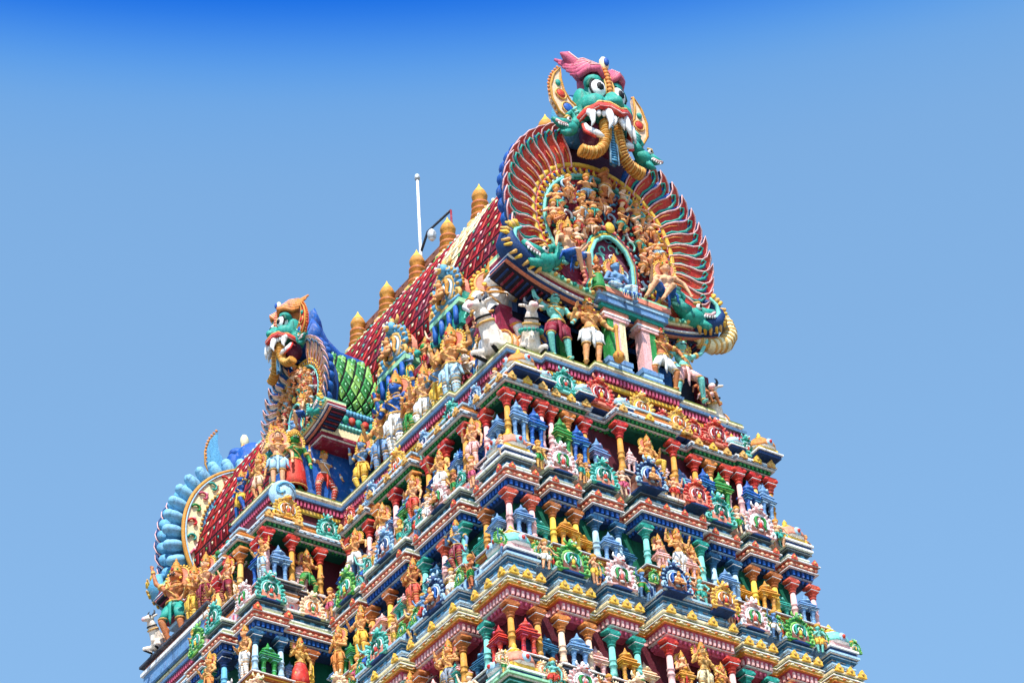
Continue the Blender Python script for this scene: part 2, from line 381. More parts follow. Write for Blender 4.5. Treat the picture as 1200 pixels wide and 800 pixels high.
def cupola_mesh():
    if 'cup' in _c: return _c['cup']
    b=MB()  # slots aqua (dome), pink (base), yellow finial
    b.box(-.115,.115,-.115,.115,0,.03,'navy'); b.box(-.13,.13,-.13,.13,.03,.045,'white'); b.box(-.1,.1,-.1,.1,.045,.09,'pink')
    b.lathe([(.1,.09),(.135,.1),(.14,.115),(.125,.15),(.1,.185),(.06,.21),(.035,.22),(.05,.228),(.03,.245),(.012,.26),(.02,.27),(.002,.3)],'aqua',8,mats=['white','aqua','aqua','aqua','pink','pink','yellow','yellow','yellow','yellow','yellow'])
    for k in range(4):
        a=k*pi/2; c=(.128*cos(a),.128*sin(a),.13); b.ell(c,(.035 if k%2 else .014,.014 if k%2 else .035,.035),'ltblue',8,5); b.ell((c[0]*1.09,c[1]*1.09,.13),(.015,.015,.018),'red',6,4)
    _c['cup']=b.mesh('cupola'); return _c['cup']
def barrel_mesh():
    if 'bar' in _c: return _c['bar']
    b=MB()  # small vault: axis along y, front at y=-.0
    b.lathe([(.1,-.03),(.1,.06),(.108,.065),(.108,.08),(.1,.085),(.1,.16)],'brown',12,(0,.02,.1),axis='y')
    b.box(-.1,.1,-.02,.18,0,.08,'brown'); b.box(-.105,.105,-.025,.18,-.005,.012,'navy')
    _c['bar']=b.mesh('barrel_roof'); return _c['bar']
def spiral(cx,cz,r0,r1,a0,turn,n,y):
    return [(cx+(r0+(r1-r0)*i/(n-1))*cos(a0+turn*i/(n-1)), y, cz+(r0+(r1-r0)*i/(n-1))*sin(a0+turn*i/(n-1))) for i in range(n)]
def crest_mesh(kind=0):
    k='crest%d'%kind
    if k in _c: return _c[k]
    b=MB()   # ~1 wide .. unit: width .25, height .3 ; slots teal main, aqua light, dkgreen accent, red
    n=22; R0=.082
    pts=[]
    for i in range(n):
        a=-.62*pi/2+ (pi+1.24*pi/2)*i/(n-1); pts.append((R0*cos(a),.0,.105+R0*sin(a)))
    b.tube(pts,.013,'aqua',6)
    b.lathe([(.07,-.012),(.08,.0),(.08,.014)],'teal',16,(0,0,.105),axis='y')
    b.tube([(p[0]*.80,-.012,.105+(p[2]-.105)*.80) for p in pts],.0055,'white',5)
    for sd in (-1,1):
        b.tube([(sd*.012,-.018,.16),(sd*.036,-.02,.15),(sd*.044,-.02,.12),(sd*.034,-.02,.09),(sd*.045,-.02,.065),(sd*.056,-.018,.07)],[.007,.011,.011,.009,.008,.004],'dkgreen',6)
        b.tube([(sd*.008,-.02,.135),(sd*.02,-.022,.12),(sd*.018,-.02,.09)],[.004,.006,.003],'white',5)
    b.ell((0,-.018,.085),(.014,.014,.028),'red',7,5); b.ell((0,-.018,.05),(.022,.01,.01),'aqua',7,4)
    b.plate([(-.12,.0),(.12,.0),(.11,.022),(-.11,.022)],-.014,.012,'aqua')
    # flame lobes
    for i in range(13):
        a=-.5+(pi+1.0)*i/12; l=.03+.008*(i%2)
        c=(.105*cos(a),.0,.105+.105*sin(a)); b.ell(c,(l,.016,.017),'teal',7,5,rot=(0,-a+.5*(1 if cos(a)<0 else -1),0))
        b.ell((.118*cos(a),-.01,.105+.118*sin(a)),(.012,.012,.008),'aqua',6,4,rot=(0,-a,0))
    # base volutes
    for sd in (-1,1):
        b.tube([(sd*(p[0]),p[1],p[2]) for p in spiral(.105,.03,.032,.006,pi*.5,-3.6*pi/2*1.2,12,-.008)],[.012-.0006*i for i in range(12)],'aqua',6)
        b.tube([(sd*.04,-.01,.02),(sd*.08,-.01,.01),(sd*.13,-.01,.012)],[.012,.014,.01],'teal',6)
    # lion head on top
    b.ell((0,-.012,.232),(.036,.032,.032),'teal',9,6); b.ell((0,-.036,.22),(.022,.018,.014),'aqua',7,5)
    for sd in (-1,1):
        b.ell((sd*.016,-.04,.243),(.009,.007,.009),'white',6,4); b.tube([(sd*.03,0,.25),(sd*.05,0,.27),(sd*.045,0,.295)],[.011,.009,.003],'aqua',5)
        b.tube([(sd*.03,-.01,.215),(sd*.06,-.01,.2),(sd*.075,0,.215)],[.01,.009,.004],'teal',5)
    b.ell((0,-.004,.27),(.015,.015,.026),'aqua',7,5); b.tube([(-.012,-.05,.208),(0,-.054,.206),(.012,-.05,.208)],.005,'red',5)
    if kind==1:   # a small seated figure in the arch
        b.ell((0,-.035,.09),(.024,.018,.03),'skin',8,6); b.ell((0,-.04,.135),(.015,.015,.017),'skin',8,6); b.ell((0,-.038,.155),(.012,.012,.014),'gold',6,5)
        for sd in (-1,1): b.tube([(sd*.018,-.035,.115),(sd*.038,-.04,.09),(sd*.02,-.055,.085)],.007,'skin',5); b.tube([(sd*.01,-.04,.07),(sd*.045,-.05,.062),(sd*.01,-.06,.055)],.011,'skin',5)
    _c[k]=b.mesh('crest'); return _c[k]
def tab(b,m,m2,w=.045,h=.075):   # little flame tab, appended to a mesh
    out=[(-w,0),(w,0),(w*.8,h*.25),(w*.95,h*.4),(w*.45,h*.6),(w*.3,h*.8),(0,h),(-w*.3,h*.8),(-w*.45,h*.6),(-w*.95,h*.4),(-w*.8,h*.25)]
    b.plate(out,-.012,.008,m); b.ell((0,-.014,h*.4),(w*.35,.008,h*.22),m2,6,4)
def tab_mesh():
    if 'tab' in _c: return _c['tab']
    b=MB(); tab(b,'yellow','palegold'); _c['tab']=b.mesh('flame_tab'); return _c['tab']

# ------------------------------------------------------------------ plan outlines of the storeys
YC=-.35; BP=.574
STZ={1:(0.0,0.0),2:(-.405,.142),3:(-1.245,.276),4:(-2.148,.416),5:(-3.10,.56),6:(-4.1,.71),7:(-5.2,.87),8:(-6.4,1.05)}
def bays_N(n):
    s=STZ[n][1]; w=1+s
    if n==1: return [(-w,-.72,0),(-.72,-.36,.05),(-.36,.36,.12),(.36,.72,.05),(.72,w,0)]
    if n==2:
        c=.28; g=.13; e=w-c-g
        return [(-w,-w+e*.5,0),(-w+e*.5,-w+e,-.025),(-w+e,-c,-.09),(-c,c,.05),(c,w-e,-.09),(w-e,w-e*.5,-.025),(w-e*.5,w,0)]
    g=.055+.02*(n-3); c=.56+.05*(n-3); bw=(2*w-c-6*g)/6
    out=[]; x=-w
    for i,(wd,d) in enumerate([(bw,0),(g,-.13),(bw,0),(g,-.13),(bw,.0),(g,-.13),(c,.08),(g,-.13),(bw,0),(g,-.13),(bw,0),(g,-.13),(bw,0)]):
        out.append((x,x+wd,d)); x+=wd
    return out
def bays_W(n):      # near part of the left face: list of (y0,y1,d) from the near corner to the block
    s=STZ[n][1]; l=2.85+s; yb=YC-.303-.6*s
    if n==1: return [(-l,-2.2,0),(-2.2,-1.5,.05),(-1.5,yb,0)]
    g=.09; k=4; tot=yb+l; b=(tot-k*g)/(.8+1.2+1.2+.8) 
    out=[]; y=-l
    for wd,d in ((.8*b,0),(g,-.1),(1.2*b,.04),(g,-.1),(1.2*b,.04),(g,-.1),(.8*b,0),(g,-.1)):
        out.append((y,y+wd,d)); y+=wd
    return out
def block_front(n):
    s=STZ[n][1]; y0=YC-.303-.6*s; y1=YC+.303+.6*s; L=y1-y0; g=.06
    if n==1: return [(y0,y1,0)]
    b=(L-2*g)/3.2
    return [(y0,y0+b,0),(y0+b,y0+b+g,-.1),(y0+b+g,y1-b-g,.05),(y1-b-g,y1-b,-.1),(y1-b,y1,0)]
def outline(n):
    z,s=STZ[n]; w=1+s; l=2.85+s
    pts=[]
    for a,b,d in bays_N(n): pts += [(a,-l-d),(b,-l-d)]
    pts[0]=(-w,-l); pts[-1]=(w,-l)
    l2=l-.35; pts += [(w,l2),(-w,l2)]
    # left face: travel from far to near
    yb=YC-.303-.6*s; yb2=YC+.303+.6*s; X=-w-BP
    lf=[(-w,yb2)]
    fr=[]
    for a,b,d in block_front(n): fr += [(X-d,a),(X-d,b)]
    fr=fr[::-1]
    lf += fr
    # block near return with a projecting outer bay
    if n>1: lf[-1]=(X,yb-.06); lf += [(X+.30,yb-.06),(X+.30,yb)]
    lf += [(-w,yb)] if n==1 else [(-w+.1,yb)]
    W=[]
    for a,b,d in bays_W(n): W += [(-w-d,a),(-w-d,b)]
    if n>1: W=W  # last gap ends at the block
    if n>1: lf[-1]=(-w-bays_W(n)[-1][2],yb)
    W=W[1:]      # drop the corner, already in pts
    W=W[:-1] if abs(W[-1][1]-yb)<1e-6 else W
    lf += W[::-1]
    pts += lf
    # clean duplicates / collinear
    ch=True
    while ch:
        ch=False
        for i in range(len(pts)):
            a,b,c=pts[i-1],pts[i],pts[(i+1)%len(pts)]
            if (abs(a[0]-b[0])<1e-6 and abs(b[0]-c[0])<1e-6) or (abs(a[1]-b[1])<1e-6 and abs(b[1]-c[1])<1e-6):
                pts.pop(i); ch=True; break
    return pts
def simple_outline(n):
    s=STZ[n][1]; w=1+s; l=2.85+s; yb=YC-.303-.6*s; yb2=YC+.303+.6*s; X=-w-BP
    return [(-w,-l),(w,-l),(w,l-.35),(-w,l-.35),(-w,yb2),(X,yb2),(X,yb),(-w,yb)]
def offs(poly,o):
    out=[]; n=len(poly)
    for i in range(n):
        a,b,c=poly[i-1],poly[i],poly[(i+1)%n]
        v=[0,0]
        for p,q in ((a,b),(b,c)):
            dx,dy=q[0]-p[0],q[1]-p[1]; L=math.hypot(dx,dy) or 1
            v[0]+=dy/L*o; v[1]-=dx/L*o
        out.append((b[0]+v[0],b[1]+v[1]))
    return out
def prism(b,poly,z0,z1,o0,o1,m):
    p0=offs(poly,o0); p1=offs(poly,o1); n=len(poly)
    vs=[(x,y,z0) for x,y in p0]+[(x,y,z1) for x,y in p1]
    b.add(vs,[(i,(i+1)%n,(i+1)%n+n,i+n) for i in range(n)],m)
    b.add(vs,[tuple(range(n))[::-1]],m); b.add(vs,[tuple(range(n,2*n))],m)
PALE={'white':'grey','grey':'white','dgrey':'grey','midblue':'ltblue','navy':'sky','green':'cream','orange':'cream','ochre':'yellow','pink':'white','mint':'white','dkgreen':'aqua','vermilion':'peach','yellow':'cream','maroon':'pink','peach':'crimson','slate':'white','crimson':'pink','cream':'red','lime':'white','ltblue':'navy'}
def bands(b,poly,z0,z1,o0,o1,m):
    h=z1-z0
    if h<.026 or h>.085: prism(b,poly,z0,z1,o0,o1,m); return
    f=lambda t:o0+(o1-o0)*t
    prism(b,poly,z0,z0+h*.34,f(0),f(.34),m); prism(b,poly,z0+h*.34,z0+h*.46,f(.4)+.006,f(.4)+.006,PALE.get(m,'white'))
    prism(b,poly,z0+h*.46,z0+h*.86,f(.46)-.006,f(.86)-.006,m); prism(b,poly,z0+h*.86,z1,f(1)+.003,f(1)+.003,'white' if m!='white' else 'slate')
def vis_edges(poly):
    n=len(poly)
    for i in range(n):
        a,b=poly[i],poly[(i+1)%n]
        if max(a[0],b[0])>=min(p[0] for p in poly)+1e9: continue
        dx,dy=b[0]-a[0],b[1]-a[1]
        nx,ny=dy,-dx
        if nx>1e-6 and a[0]>.9: 
            if abs(dy)>1: continue
        if ny>1e-6 and abs(dx)>.5: continue
        yield a,b
def along(b,poly,o,z,step,fn,edge=.0):
    P_=offs(poly,o)
    for a,c in vis_edges(P_):
        L=math.hypot(c[0]-a[0],c[1]-a[1]); n=int((L-2*edge)/step)
        if L<step*.8: continue
        n=max(n,1); ang=math.atan2(c[1]-a[1],c[0]-a[0])
        for i in range(n):
            t=(edge+(L-2*edge)*(i+.5)/n)/L
            b.M=Matrix.Translation((a[0]+(c[0]-a[0])*t,a[1]+(c[1]-a[1])*t,z))@Matrix.Rotation(ang,4,'Z'); fn(b,i)
    b.M=Matrix()
def dent(w,h,d,m): return lambda b,i: b.box(-w/2,w/2,-d,.004,0,h,m)
def scallop(w,h,d,m): return lambda b,i: b.ell((0,-d*.3,h/2),(w/2,d,h/2),m,6,4)

tower=empty('temple_tower',(0,0,-Z0/S)); tag(tower,'tall stepped tower of brightly painted columns and carvings under a red tiled vault','temple tower')
ZT=Z0/S
def tput(name,me,parent,loc=(0,0,0),rot=0,sc=1,ov=None):
    """place under the tower root (at ground level)"""
    if parent is tower: loc=(loc[0],loc[1],loc[2]+ZT)
    return put(name,me,parent,loc,rot,sc,ov)

STY={ # per storey: cornice rows, dentil, wall, base ledge, frieze rows, lower rows (t from the top, fractions of H)
 2:dict(H=.84, top=[(0,.012,0,0,'white'),(.012,.022,-.008,-.008,'grey'),(.022,.034,-.014,-.014,'white')], dn=('dkgreen','green',.034,.085), wall='maroon',cap=(.085,.5),
    led=[(.5,.512,.0,.0,'grey'),(.512,.55,.012,-.02,'dgrey'),(.55,.575,-.03,-.02,'dgrey')],
    fr=[(.575,.592,-.025,-.025,'white'),(.592,.61,-.012,-.035,'orange'),(.61,.622,-.02,-.02,'white'),(.622,.72,-.09,-.09,'pink')],
    lo=[(.72,.735,-.02,-.02,'white'),(.735,.765,-.03,-.045,'dgrey'),(.765,.79,-.055,-.055,'midblue'),(.79,.80,-.045,-.045,'white'),(.80,.84,-.055,-.03,'green')]),
 3:dict(H=.903, top=[(0,.012,-.012,-.012,'lime'),(.012,.07,0,-.03,'vermilion'),(.07,.076,-.01,-.01,'white')], dn=('navy','blue',.076,.155), wall='dkgreen',cap=(.155,.49),
    led=[(.49,.502,.0,.0,'peach'),(.502,.54,.014,-.015,'ochre'),(.54,.57,-.03,-.01,'orange')],
    fr=[(.57,.582,-.02,-.02,'white'),(.582,.605,-.01,-.03,'maroon'),(.605,.62,-.02,-.02,'peach'),(.62,.75,-.10,-.10,'slate')],
    lo=[(.75,.765,-.02,-.02,'ltblue'),(.765,.80,-.03,-.045,'midblue'),(.80,.83,-.06,-.06,'navy'),(.83,.84,-.045,-.045,'ltblue'),(.84,.87,-.055,-.055,'midblue'),(.87,.903,-.06,-.03,'pink')]),
 4:dict(H=.952, top=[(0,.014,-.012,-.012,'cream'),(.014,.04,-.018,-.03,'green'),(.04,.05,-.006,-.006,'cream'),(.05,.085,.0,-.015,'yellow'),(.085,.092,-.01,-.01,'orange')], dn=('hotpink','pink',.092,.19), wall='maroon',cap=(.19,.55),
    led=[(.55,.562,.0,.0,'grey'),(.562,.605,.014,-.015,'dgrey'),(.605,.63,-.03,-.02,'dgrey')],
    fr=[(.63,.645,-.015,-.015,'mint'),(.645,.72,-.04,-.045,'mint'),(.72,.735,-.02,-.02,'green'),(.735,.80,-.10,-.10,'dkgreen')],
    lo=[(.80,.815,-.01,-.01,'mint'),(.815,.87,-.03,-.045,'dkgreen'),(.87,.89,-.055,-.055,'black'),(.89,.90,-.045,-.045,'mint'),(.90,.952,-.06,-.03,'dkgreen')]),
 5:dict(H=1.0, top=[(0,.014,-.012,-.012,'pink'),(.014,.07,0,-.03,'red'),(.07,.08,-.01,-.01,'white')], dn=('dkgreen','teal',.08,.18), wall='navy',cap=(.18,.58),
    led=[(.58,.6,0,0,'grey'),(.6,.66,.014,-.02,'ochre')], fr=[(.66,.84,-.1,-.1,'pink')], lo=[(.84,1.0,-.03,-.03,'midblue')]),
}
storeys={}
for n in (2,3,4,5):
    z,s=STZ[n]; P0=outline(n); P1=outline(n+1); q=STY[n]
    b=MB()
    prism(b,simple_outline(n),z-q['cap'][1]-.02,z-q['dn'][2],-.16,-.16,q['wall'])
    # core so that nothing is hollow
    w=1+s-.25; l=2.85+s-.25; b.box(-w,w,-l,l-.35,z-q['H'],z-.01,'dark')
    st=tput('storey',b,tower); storeys[n]=st
    tag(st,{2:'topmost storey under the green toothed cornice',3:'storey under the vermilion cornice with blue teeth',4:'storey under the yellow cornice with pink teeth',5:'storey partly cut off by the bottom of the picture'}[n])
    b=MB()
    for t0,t1,o1,o0,m in q['top']: bands(b,P0,z-t1,z-t0,o0,o1,m)
    # a low relief running along the cornice face
    zz=z-(q['top'][1][0]+q['top'][-1][1])/2-.012
    if n==3: along(b,P0,-.012,zz-.006,.042,lambda b,i:(b.ell((0,-.002,.012),(.016,.008,.012),'salmon' if i%2 else 'peach',6,4)))
    if n==4: along(b,P0,-.006,z-.078,.05,lambda b,i:(b.ell((0,0,.012),(.02,.008,.01),'orange' if i%2 else 'cream',6,4)))
    if n==2: along(b,P0,-.004,z-.026,.06,lambda b,i:(b.box(-.02,.02,-.004,.006,.002,.01,'ltblue')))
    put('cornice',b,st)
    dm,dl,t0,t1=q['dn']; b=MB()
    prism(b,P0,z-t1,z-t0,-.085,-.03,dm)
    h=(t1-t0)
    along(b,P0,-.04,z-t0-h*.55,.034,dent(.017,h*.42,.012,dl))
    along(b,P0,-.068,z-t1+h*.02,.034,scallop(.022,h*.36,.014,dl if n!=4 else 'hotpink'))
    prism(b,P0,z-t0-h*.62,z-t0-h*.57,-.045,-.042,'white' if n!=3 else 'ltblue')
    put('dentil_band',b,st)
    b=MB()
    for t0,t1,o1,o0,m in q['led']: bands(b,P0,z-t1,z-t0,o0,o1,m)
    put('ledge',b,st)
    b=MB()
    for t0,t1,o1,o0,m in q['fr']+q['lo']:
        bands(b,(simple_outline(n+1) if o0<-.08 else P1) if (t0>=q['fr'][-1][0]) else P0, z-t1,z-t0,o0,o1,m)
    f=q['fr'][-1]
    along(b,simple_outline(n+1),-.10,z-f[1],.06,lambda b,i:(b.box(-.018,.018,-.012,.004,.01,f[1]-f[0]-.015,'ltblue' if n!=4 else 'mint'), b.box(-.01,.01,-.016,-.01,.02,f[1]-f[0]-.03,'hotpink' if n==2 else 'navy')))
    if n<5: along(b,P1,-.06,z-q['lo'][2][1],.075,lambda b,i:b.box(-.016,.016,-.008,.004,0,.03,'sky'))
    put('frieze',b,st)

# columns, shrines, crests ------------------------------------------------------
COLS={2:[('gold','red'),('palegold','red'),('pink','red'),('pink','red'),('palegold','orange'),('gold','red')],
      3:[('pink','vermilion'),('pink','vermilion'),('yellow','ochre'),('gold','ochre'),('ltblue','midblue'),('sky','navy'),('aqua','teal'),('aqua','teal')],
      4:[('gold','ochre'),('yellow','ochre'),('peach','orange'),('peach','orange'),('aqua','teal'),('teal','teal'),('pink','red'),('pink','red')],
      5:[('sky','navy'),('yellow','ochre'),('pink','red'),('aqua','teal')]}
SHR={2:[('slate','ltblue'),('blue','sky'),('green','lime'),('blue','sky'),('pink','white'),('slate','lilac')],
     3:[('slate','ltblue'),('teal','aqua'),('gold','yellow'),('midblue','sky'),('slate','ltblue'),('pink','peach'),('green','aqua')],
     4:[('red','hotpink'),('midblue','sky'),('slate','ltblue'),('pink','peach'),('gold','yellow'),('peach','cream'),('teal','aqua')],
     5:[('green','lime'),('blue','sky')]}
CRS=[('teal','aqua','dkgreen','red'),('pink','white','green','red'),('navy','ltblue','blue','pink'),('red','salmon','crimson','yellow'),('palegold','yellow','ochre','red'),('green','lime','teal','yellow'),('peach','cream','orange','green'),('slate','ltblue','navy','pink')]
JR=random.Random(11)
def face_pt(face,n,a,d,inset,z):
    """point on a face: N near, W left, B block front, T block near return"""
    s=STZ[n][1]
    if face=='N': return (a,-(2.85+s)-d+inset,z),0
    if face=='W': return (-(1+s)-d+inset,a,z),-pi/2
    if face=='B': return (-(1+s)-BP-d+inset,a,z),-pi/2
    yb=YC-.303-.6*s
    return (a,yb-d+inset,z),0
def add_col(n,face,a,d,ci):
    q=STY[n]; z=STZ[n][0]; h=q['cap'][1]-q['cap'][0]
    p,r=face_pt(face,n,a,d,.062,z-q['cap'][1])
    c=COLS[n][ci%len(COLS[n])]
    tput('column',column_mesh(),storeys[n],p,(JR.uniform(-.012,.012),JR.uniform(-.012,.012),r+JR.uniform(-.08,.08)),(.42*JR.uniform(.93,1.06),.43,h),{'pink':c[0],'red':c[1]})
def add_shr(n,face,a,d,ci,k=.95,inset=.05,wd=.68):
    q=STY[n]; z=STZ[n][0]; h=(q['cap'][1]-q['cap'][0])*k
    p,r=face_pt(face,n,a,d,inset,z-q['cap'][1])
    c=SHR[n][ci%len(SHR[n])]
    tput('miniature_shrine',shrine_mesh(),storeys[n],p,(JR.uniform(-.015,.015),JR.uniform(-.015,.015),r+JR.uniform(-.1,.1)),(wd*.58*JR.uniform(.92,1.06),wd*.6,h/1.1*JR.uniform(.94,1.03)),{'blue':c[0],'ltblue':c[1]})
def add_crest(n,face,a,d,ci,sc=1.0,bar=True,kind=0,dz=0,inset=.03):
    """crest standing on the lower ledge above the cornice of storey n"""
    z=STZ[n][0]+dz
    p,r=face_pt(face,n,a,d,inset,z)
    c=CRS[ci%len(CRS)]
    par=storeys[n-1] if n-1 in storeys else deck
    sc*=.93*(1+.06*sin(a*37+n))
    tput('crest',crest_mesh(kind),par,p,r,(sc,sc,sc*(.92+.07*cos(a*23))) ,{'teal':c[0],'aqua':c[1],'dkgreen':c[2],'red':c[3]})
    if bar: tput('barrel_roof',barrel_mesh(),par,(p[0],p[1],p[2]),r,(.8*sc,.75*sc,.95*sc),{'brown':'brown' if ci%3 else 'salmon'})
def add_cup(n,face,a,d,ci,sc=1.0,dz=0,inset=.08):
    p,r=face_pt(face,n,a,d,inset,STZ[n][0]+dz)
    c=[('aqua','pink'),('salmon','yellow'),('ltblue','aqua'),('orange','yellow')][ci%4]
    par=storeys[n-1] if n-1 in storeys else deck
    tput('cupola',cupola_mesh(),par,p,r,sc,{'aqua':c[0],'pink':c[1]})
def add_tab(n,face,a,d,mt,sc=1.0):
    p,r=face_pt(face,n,a,d,-.004,STZ[n][0]-.02)
    tput('flame_tab',tab_mesh(),storeys[n],p,r,sc,{'yellow':mt})

# upper platform ------------------------------------------------------------------
P1=outline(1); P2=outline(2)
b=MB(); b.box(-.8,.8,-2.6,2.6,-.42,-.01,'dark'); prism(b,simple_outline(2),-.36,-.17,-.13,-.13,'maroon')
deck=tput('upper_platform',b,tower); tag(deck,'upper platform carrying the statues and bulls, with a crimson toothed band')
b=MB()
for z0,z1,o0,o1,m in ((-.016,0,-.0,-.0,'olive'),(-.03,-.016,.004,.004,'cream'),(-.058,-.03,-.018,-.006,'peach'),(-.066,-.058,-.008,-.008,'white'),(-.085,-.066,.012,.018,'slate')): prism(b,P1,z0,z1,o0,o1,m)
put('cornice',b,deck)
b=MB(); prism(b,P1,-.145,-.085,-.03,-.005,'crimson'); along(b,P1,-.012,-.135,.03,dent(.014,.04,.012,'hotpink')); put('dentil_band',b,deck)
b=MB()
prism(b,P1,-.17,-.145,-.02,-.02,'yellow'); prism(b,P1,-.21,-.17,-.045,-.045,'maroon')
prism(b,P2,-.345,-.31,-.07,-.07,'orange'); prism(b,P2,-.405,-.345,-.06,-.06,'yellow')
prism(b,P2,-.385,-.375,-.045,-.045,'white'); prism(b,P2,-.355,-.345,-.045,-.045,'orange')
prism(b,P2,-.315,-.30,-.05,-.05,'ltblue'); put('frieze',b,deck)
stone=MB()

for n in (2,3,4,5):
    S_=STZ[n][1]; w=1+S_; q=STY[n]; tm={2:'palegold',3:'vermilion',4:'yellow',5:'yellow'}[n]
    # ---- near face
    B=bays_N(n); ci=0; nb=0; mid=len(B)//2
    for i,(x0,x1,d) in enumerate(B):
        k=min(i,len(B)-1-i)
        if n==2:
            if d<-.05:
                add_shr(n,'N',(x0+x1)/2,d,5,.82,.02); continue
            wide=x1-x0; m=3 if wide<.4 else 3
            if i==mid:
                add_col(n,'N',x0+.06,d,0); add_col(n,'N',x1-.06,d,5)
                for xx in (x0+.15,x1-.15): add_shr(n,'N',xx,d,2 if False else 4,.75,.09,.4)
            else:
                mir=i>mid; left=(x0<0)
                xs=[x0+.05+(x1-x0-.10)*j/2 for j in range(3)]
                for j,xx in enumerate(xs): add_col(n,'N',xx,d,(k*3+j) if left else (k*3+2-j))
                for j in range(2): add_shr(n,'N',(xs[j]+xs[j+1])/2,d,(k*2+j) if left else (k*2+1-j))
            for xx in (x0+.06,(x0+x1)/2,x1-.06): add_tab(n,'N',xx,d,'palegold' if xx!=(x0+x1)/2 else 'yellow',.8)
            continue
        if d<-.05:
            add_shr(n,'N',(x0+x1)/2,d,1+k//2 if n==3 else 1+(k//2)*2,.8,-.01,.7); continue
        if i==mid:
            for sd in (-1,1):
                xm=(x0+x1)/2; add_col(n,'N',xm+sd*((x1-x0)/2-.06),d,6)
                add_shr(n,'N',xm+sd*((x1-x0)/2-.17),d,5 if n==3 else 4,.72,.06,.5)
            for j in range(4): add_tab(n,'N',x0+.06+(x1-x0-.12)*j/3,d,tm,.6 if n==3 else .8)
        else:
            for xx in (x0+.05,x1-.05): add_col(n,'N',xx,d,k)
            add_shr(n,'N',(x0+x1)/2,d,{0:0,2:2,4:4}[k] if n in(3,4) else k,.84)
            for xx in ((x0+.05,x1-.05) if n==3 else (x0+.05,(x0+x1)/2,x1-.05)): add_tab(n,'N',xx,d,tm,.6 if n==3 else .8)
    # ---- left face, near part
    for i,(y0,y1,d) in enumerate(bays_W(n)):
        if d<-.05: add_shr(n,'W',(y0+y1)/2,d,i,.8,-.0,.7); continue
        wide=y1-y0
        (i and add_col(n,'W',y0+.055,d,i*2+n)); add_col(n,'W',y1-.055,d,i*2+n)
        if i>0 and wide>.45: add_shr(n,'W',y0+wide*.27,d,i+1,.84,.08,.8); add_shr(n,'W',y1-wide*.27,d,i+1,.84,.08,.8); add_col(n,'W',(y0+y1)/2,d,i+n+3); add_shr(n,'W',y0+.14,d-.05,i+4,.7,.0,.5)
        else: add_shr(n,'W',(y0+y1)/2,d,i,.84)
        for yy in ((y0+.06,y1-.06) if n==3 else (y0+.05,(y0+y1)/2,y1-.05)): add_tab(n,'W',yy,d,tm,.65 if n==3 else .8)
    # ---- projecting block: front and near return
    if n<5:
        for i,(y0,y1,d) in enumerate(block_front(n)):
            if d<-.05: continue
            add_col(n,'B',y0+.05,d,i+n); add_col(n,'B',y1-.05,d,i+n+1)
            if i==0: add_shr(n,'B',(y0+y1)/2,d,i+3)
        X=-w-BP
        add_col(n,'T',X+.05,.06,{2:2,3:4,4:6}[n]); add_col(n,'T',X+.25,.06,{2:5,3:4,4:6}[n])
        add_shr(n,'T',X+.15,.06,{2:0,3:6,4:1}[n],.9,.07,.75)
        add_tab(n,'T',X+.03,.06,tm,.8); add_tab(n,'T',X+.27,.06,tm,.8)
        add_col(n,'T',-w-.06,0,{2:5,3:2,4:0}[n]); add_shr(n,'T',-w-.2,0,4,.8,.1,.6)
# crests standing above the cornices of storeys 3,4,5 and 2
crest_cols={3:[1,1,0,2,0,0,1],4:[5,5,1,2,5,1,5],5:[6,6,4,6,1,6,6]}
for n in (3,4,5):
    B=bays_N(n); lo=STY[n-1]['lo']; dz=STY[n-1]['H']-lo[0][0]   # height of the ledge top above the cornice
    j=0
    for i,(x0,x1,d) in enumerate(B):
        if d<-.05: continue
        xm=(x0+x1)/2; k=min(i,len(B)-1-i)
        if k==0: add_cup(n,'N',xm,d,0 if n==4 else 1,.95,dz,.14)
        elif k==6:
            add_crest(n,'N',xm-.2,d,2,.95,True,1,dz-.03,-.03); add_crest(n,'N',xm+.18,d,3 if n==3 else 4,.95,True,0,dz-.05,-.03)
        else:
            add_crest(n,'N',xm,d,{2:1 if n!=4 else 5,4:0 if n==3 else (1 if n==4 else 6)}[k],.97,True,0,dz-.02)
        j+=1
        if n>=4:
            for xx in (x0+.01,x1-.01): add_crest(n,'N',xx,d,5 if n==4 else 6,.42,False,0,dz+.06,.06)
    for i,(y0,y1,d) in enumerate(bays_W(n)):
        if d<-.05: continue
        ym=(y0+y1)/2
        if i==0: add_cup(n,'W',ym,d,2,.9,dz,.14); continue
        add_crest(n,'W',ym,d,(i*3+n)%8,.98,True,1 if i==2 else 0,dz-.02)
        add_crest(n,'W',y0+.04,d,(5 if n==4 else 0),.45,False,0,dz+.03,.05); add_crest(n,'W',y1-.04,d,(5 if n==4 else 0),.45,False,0,dz+.03,.05)
    if n<5:
        X=-(1+STZ[n][1])-BP
        add_crest(n,'T',X+.15,.06,{3:0,4:6}[n],.95,True,0,dz-.02); add_crest(n,'T',-(1+STZ[n][1])-.06,.0,{3:6,4:7}[n],.85,True,0,dz-.02)
        for i,(y0,y1,d) in enumerate(block_front(n)):
            if d<-.05: continue
            add_crest(n,'B',(y0+y1)/2,d,{0:1,2:0,4:5}[i],.85,False,0,dz-.02)
def add_fig(n,face,a,d,h,i,dz=0,inset=.0,pose='cherub',kind='short'):
    p,r_=face_pt(face,n,a,d,inset,STZ[n][0]+dz)
    par=storeys[n-1] if n-1 in storeys else deck
    sk=('skin','skin2','skin3','peach','slate','palegold','skin2','aqua')[i%8]; cl=('red','teal','yellow','blue','hotpink','green','white')[i%7]
    f_=tput('relief_figure',body_mesh(pose),par,p,r_+R((i*37%50)-25),(h*1.3,h*1.2,h),{'skin':sk}); STFIG.append((f_,pose,kind,cl))
STFIG=[]
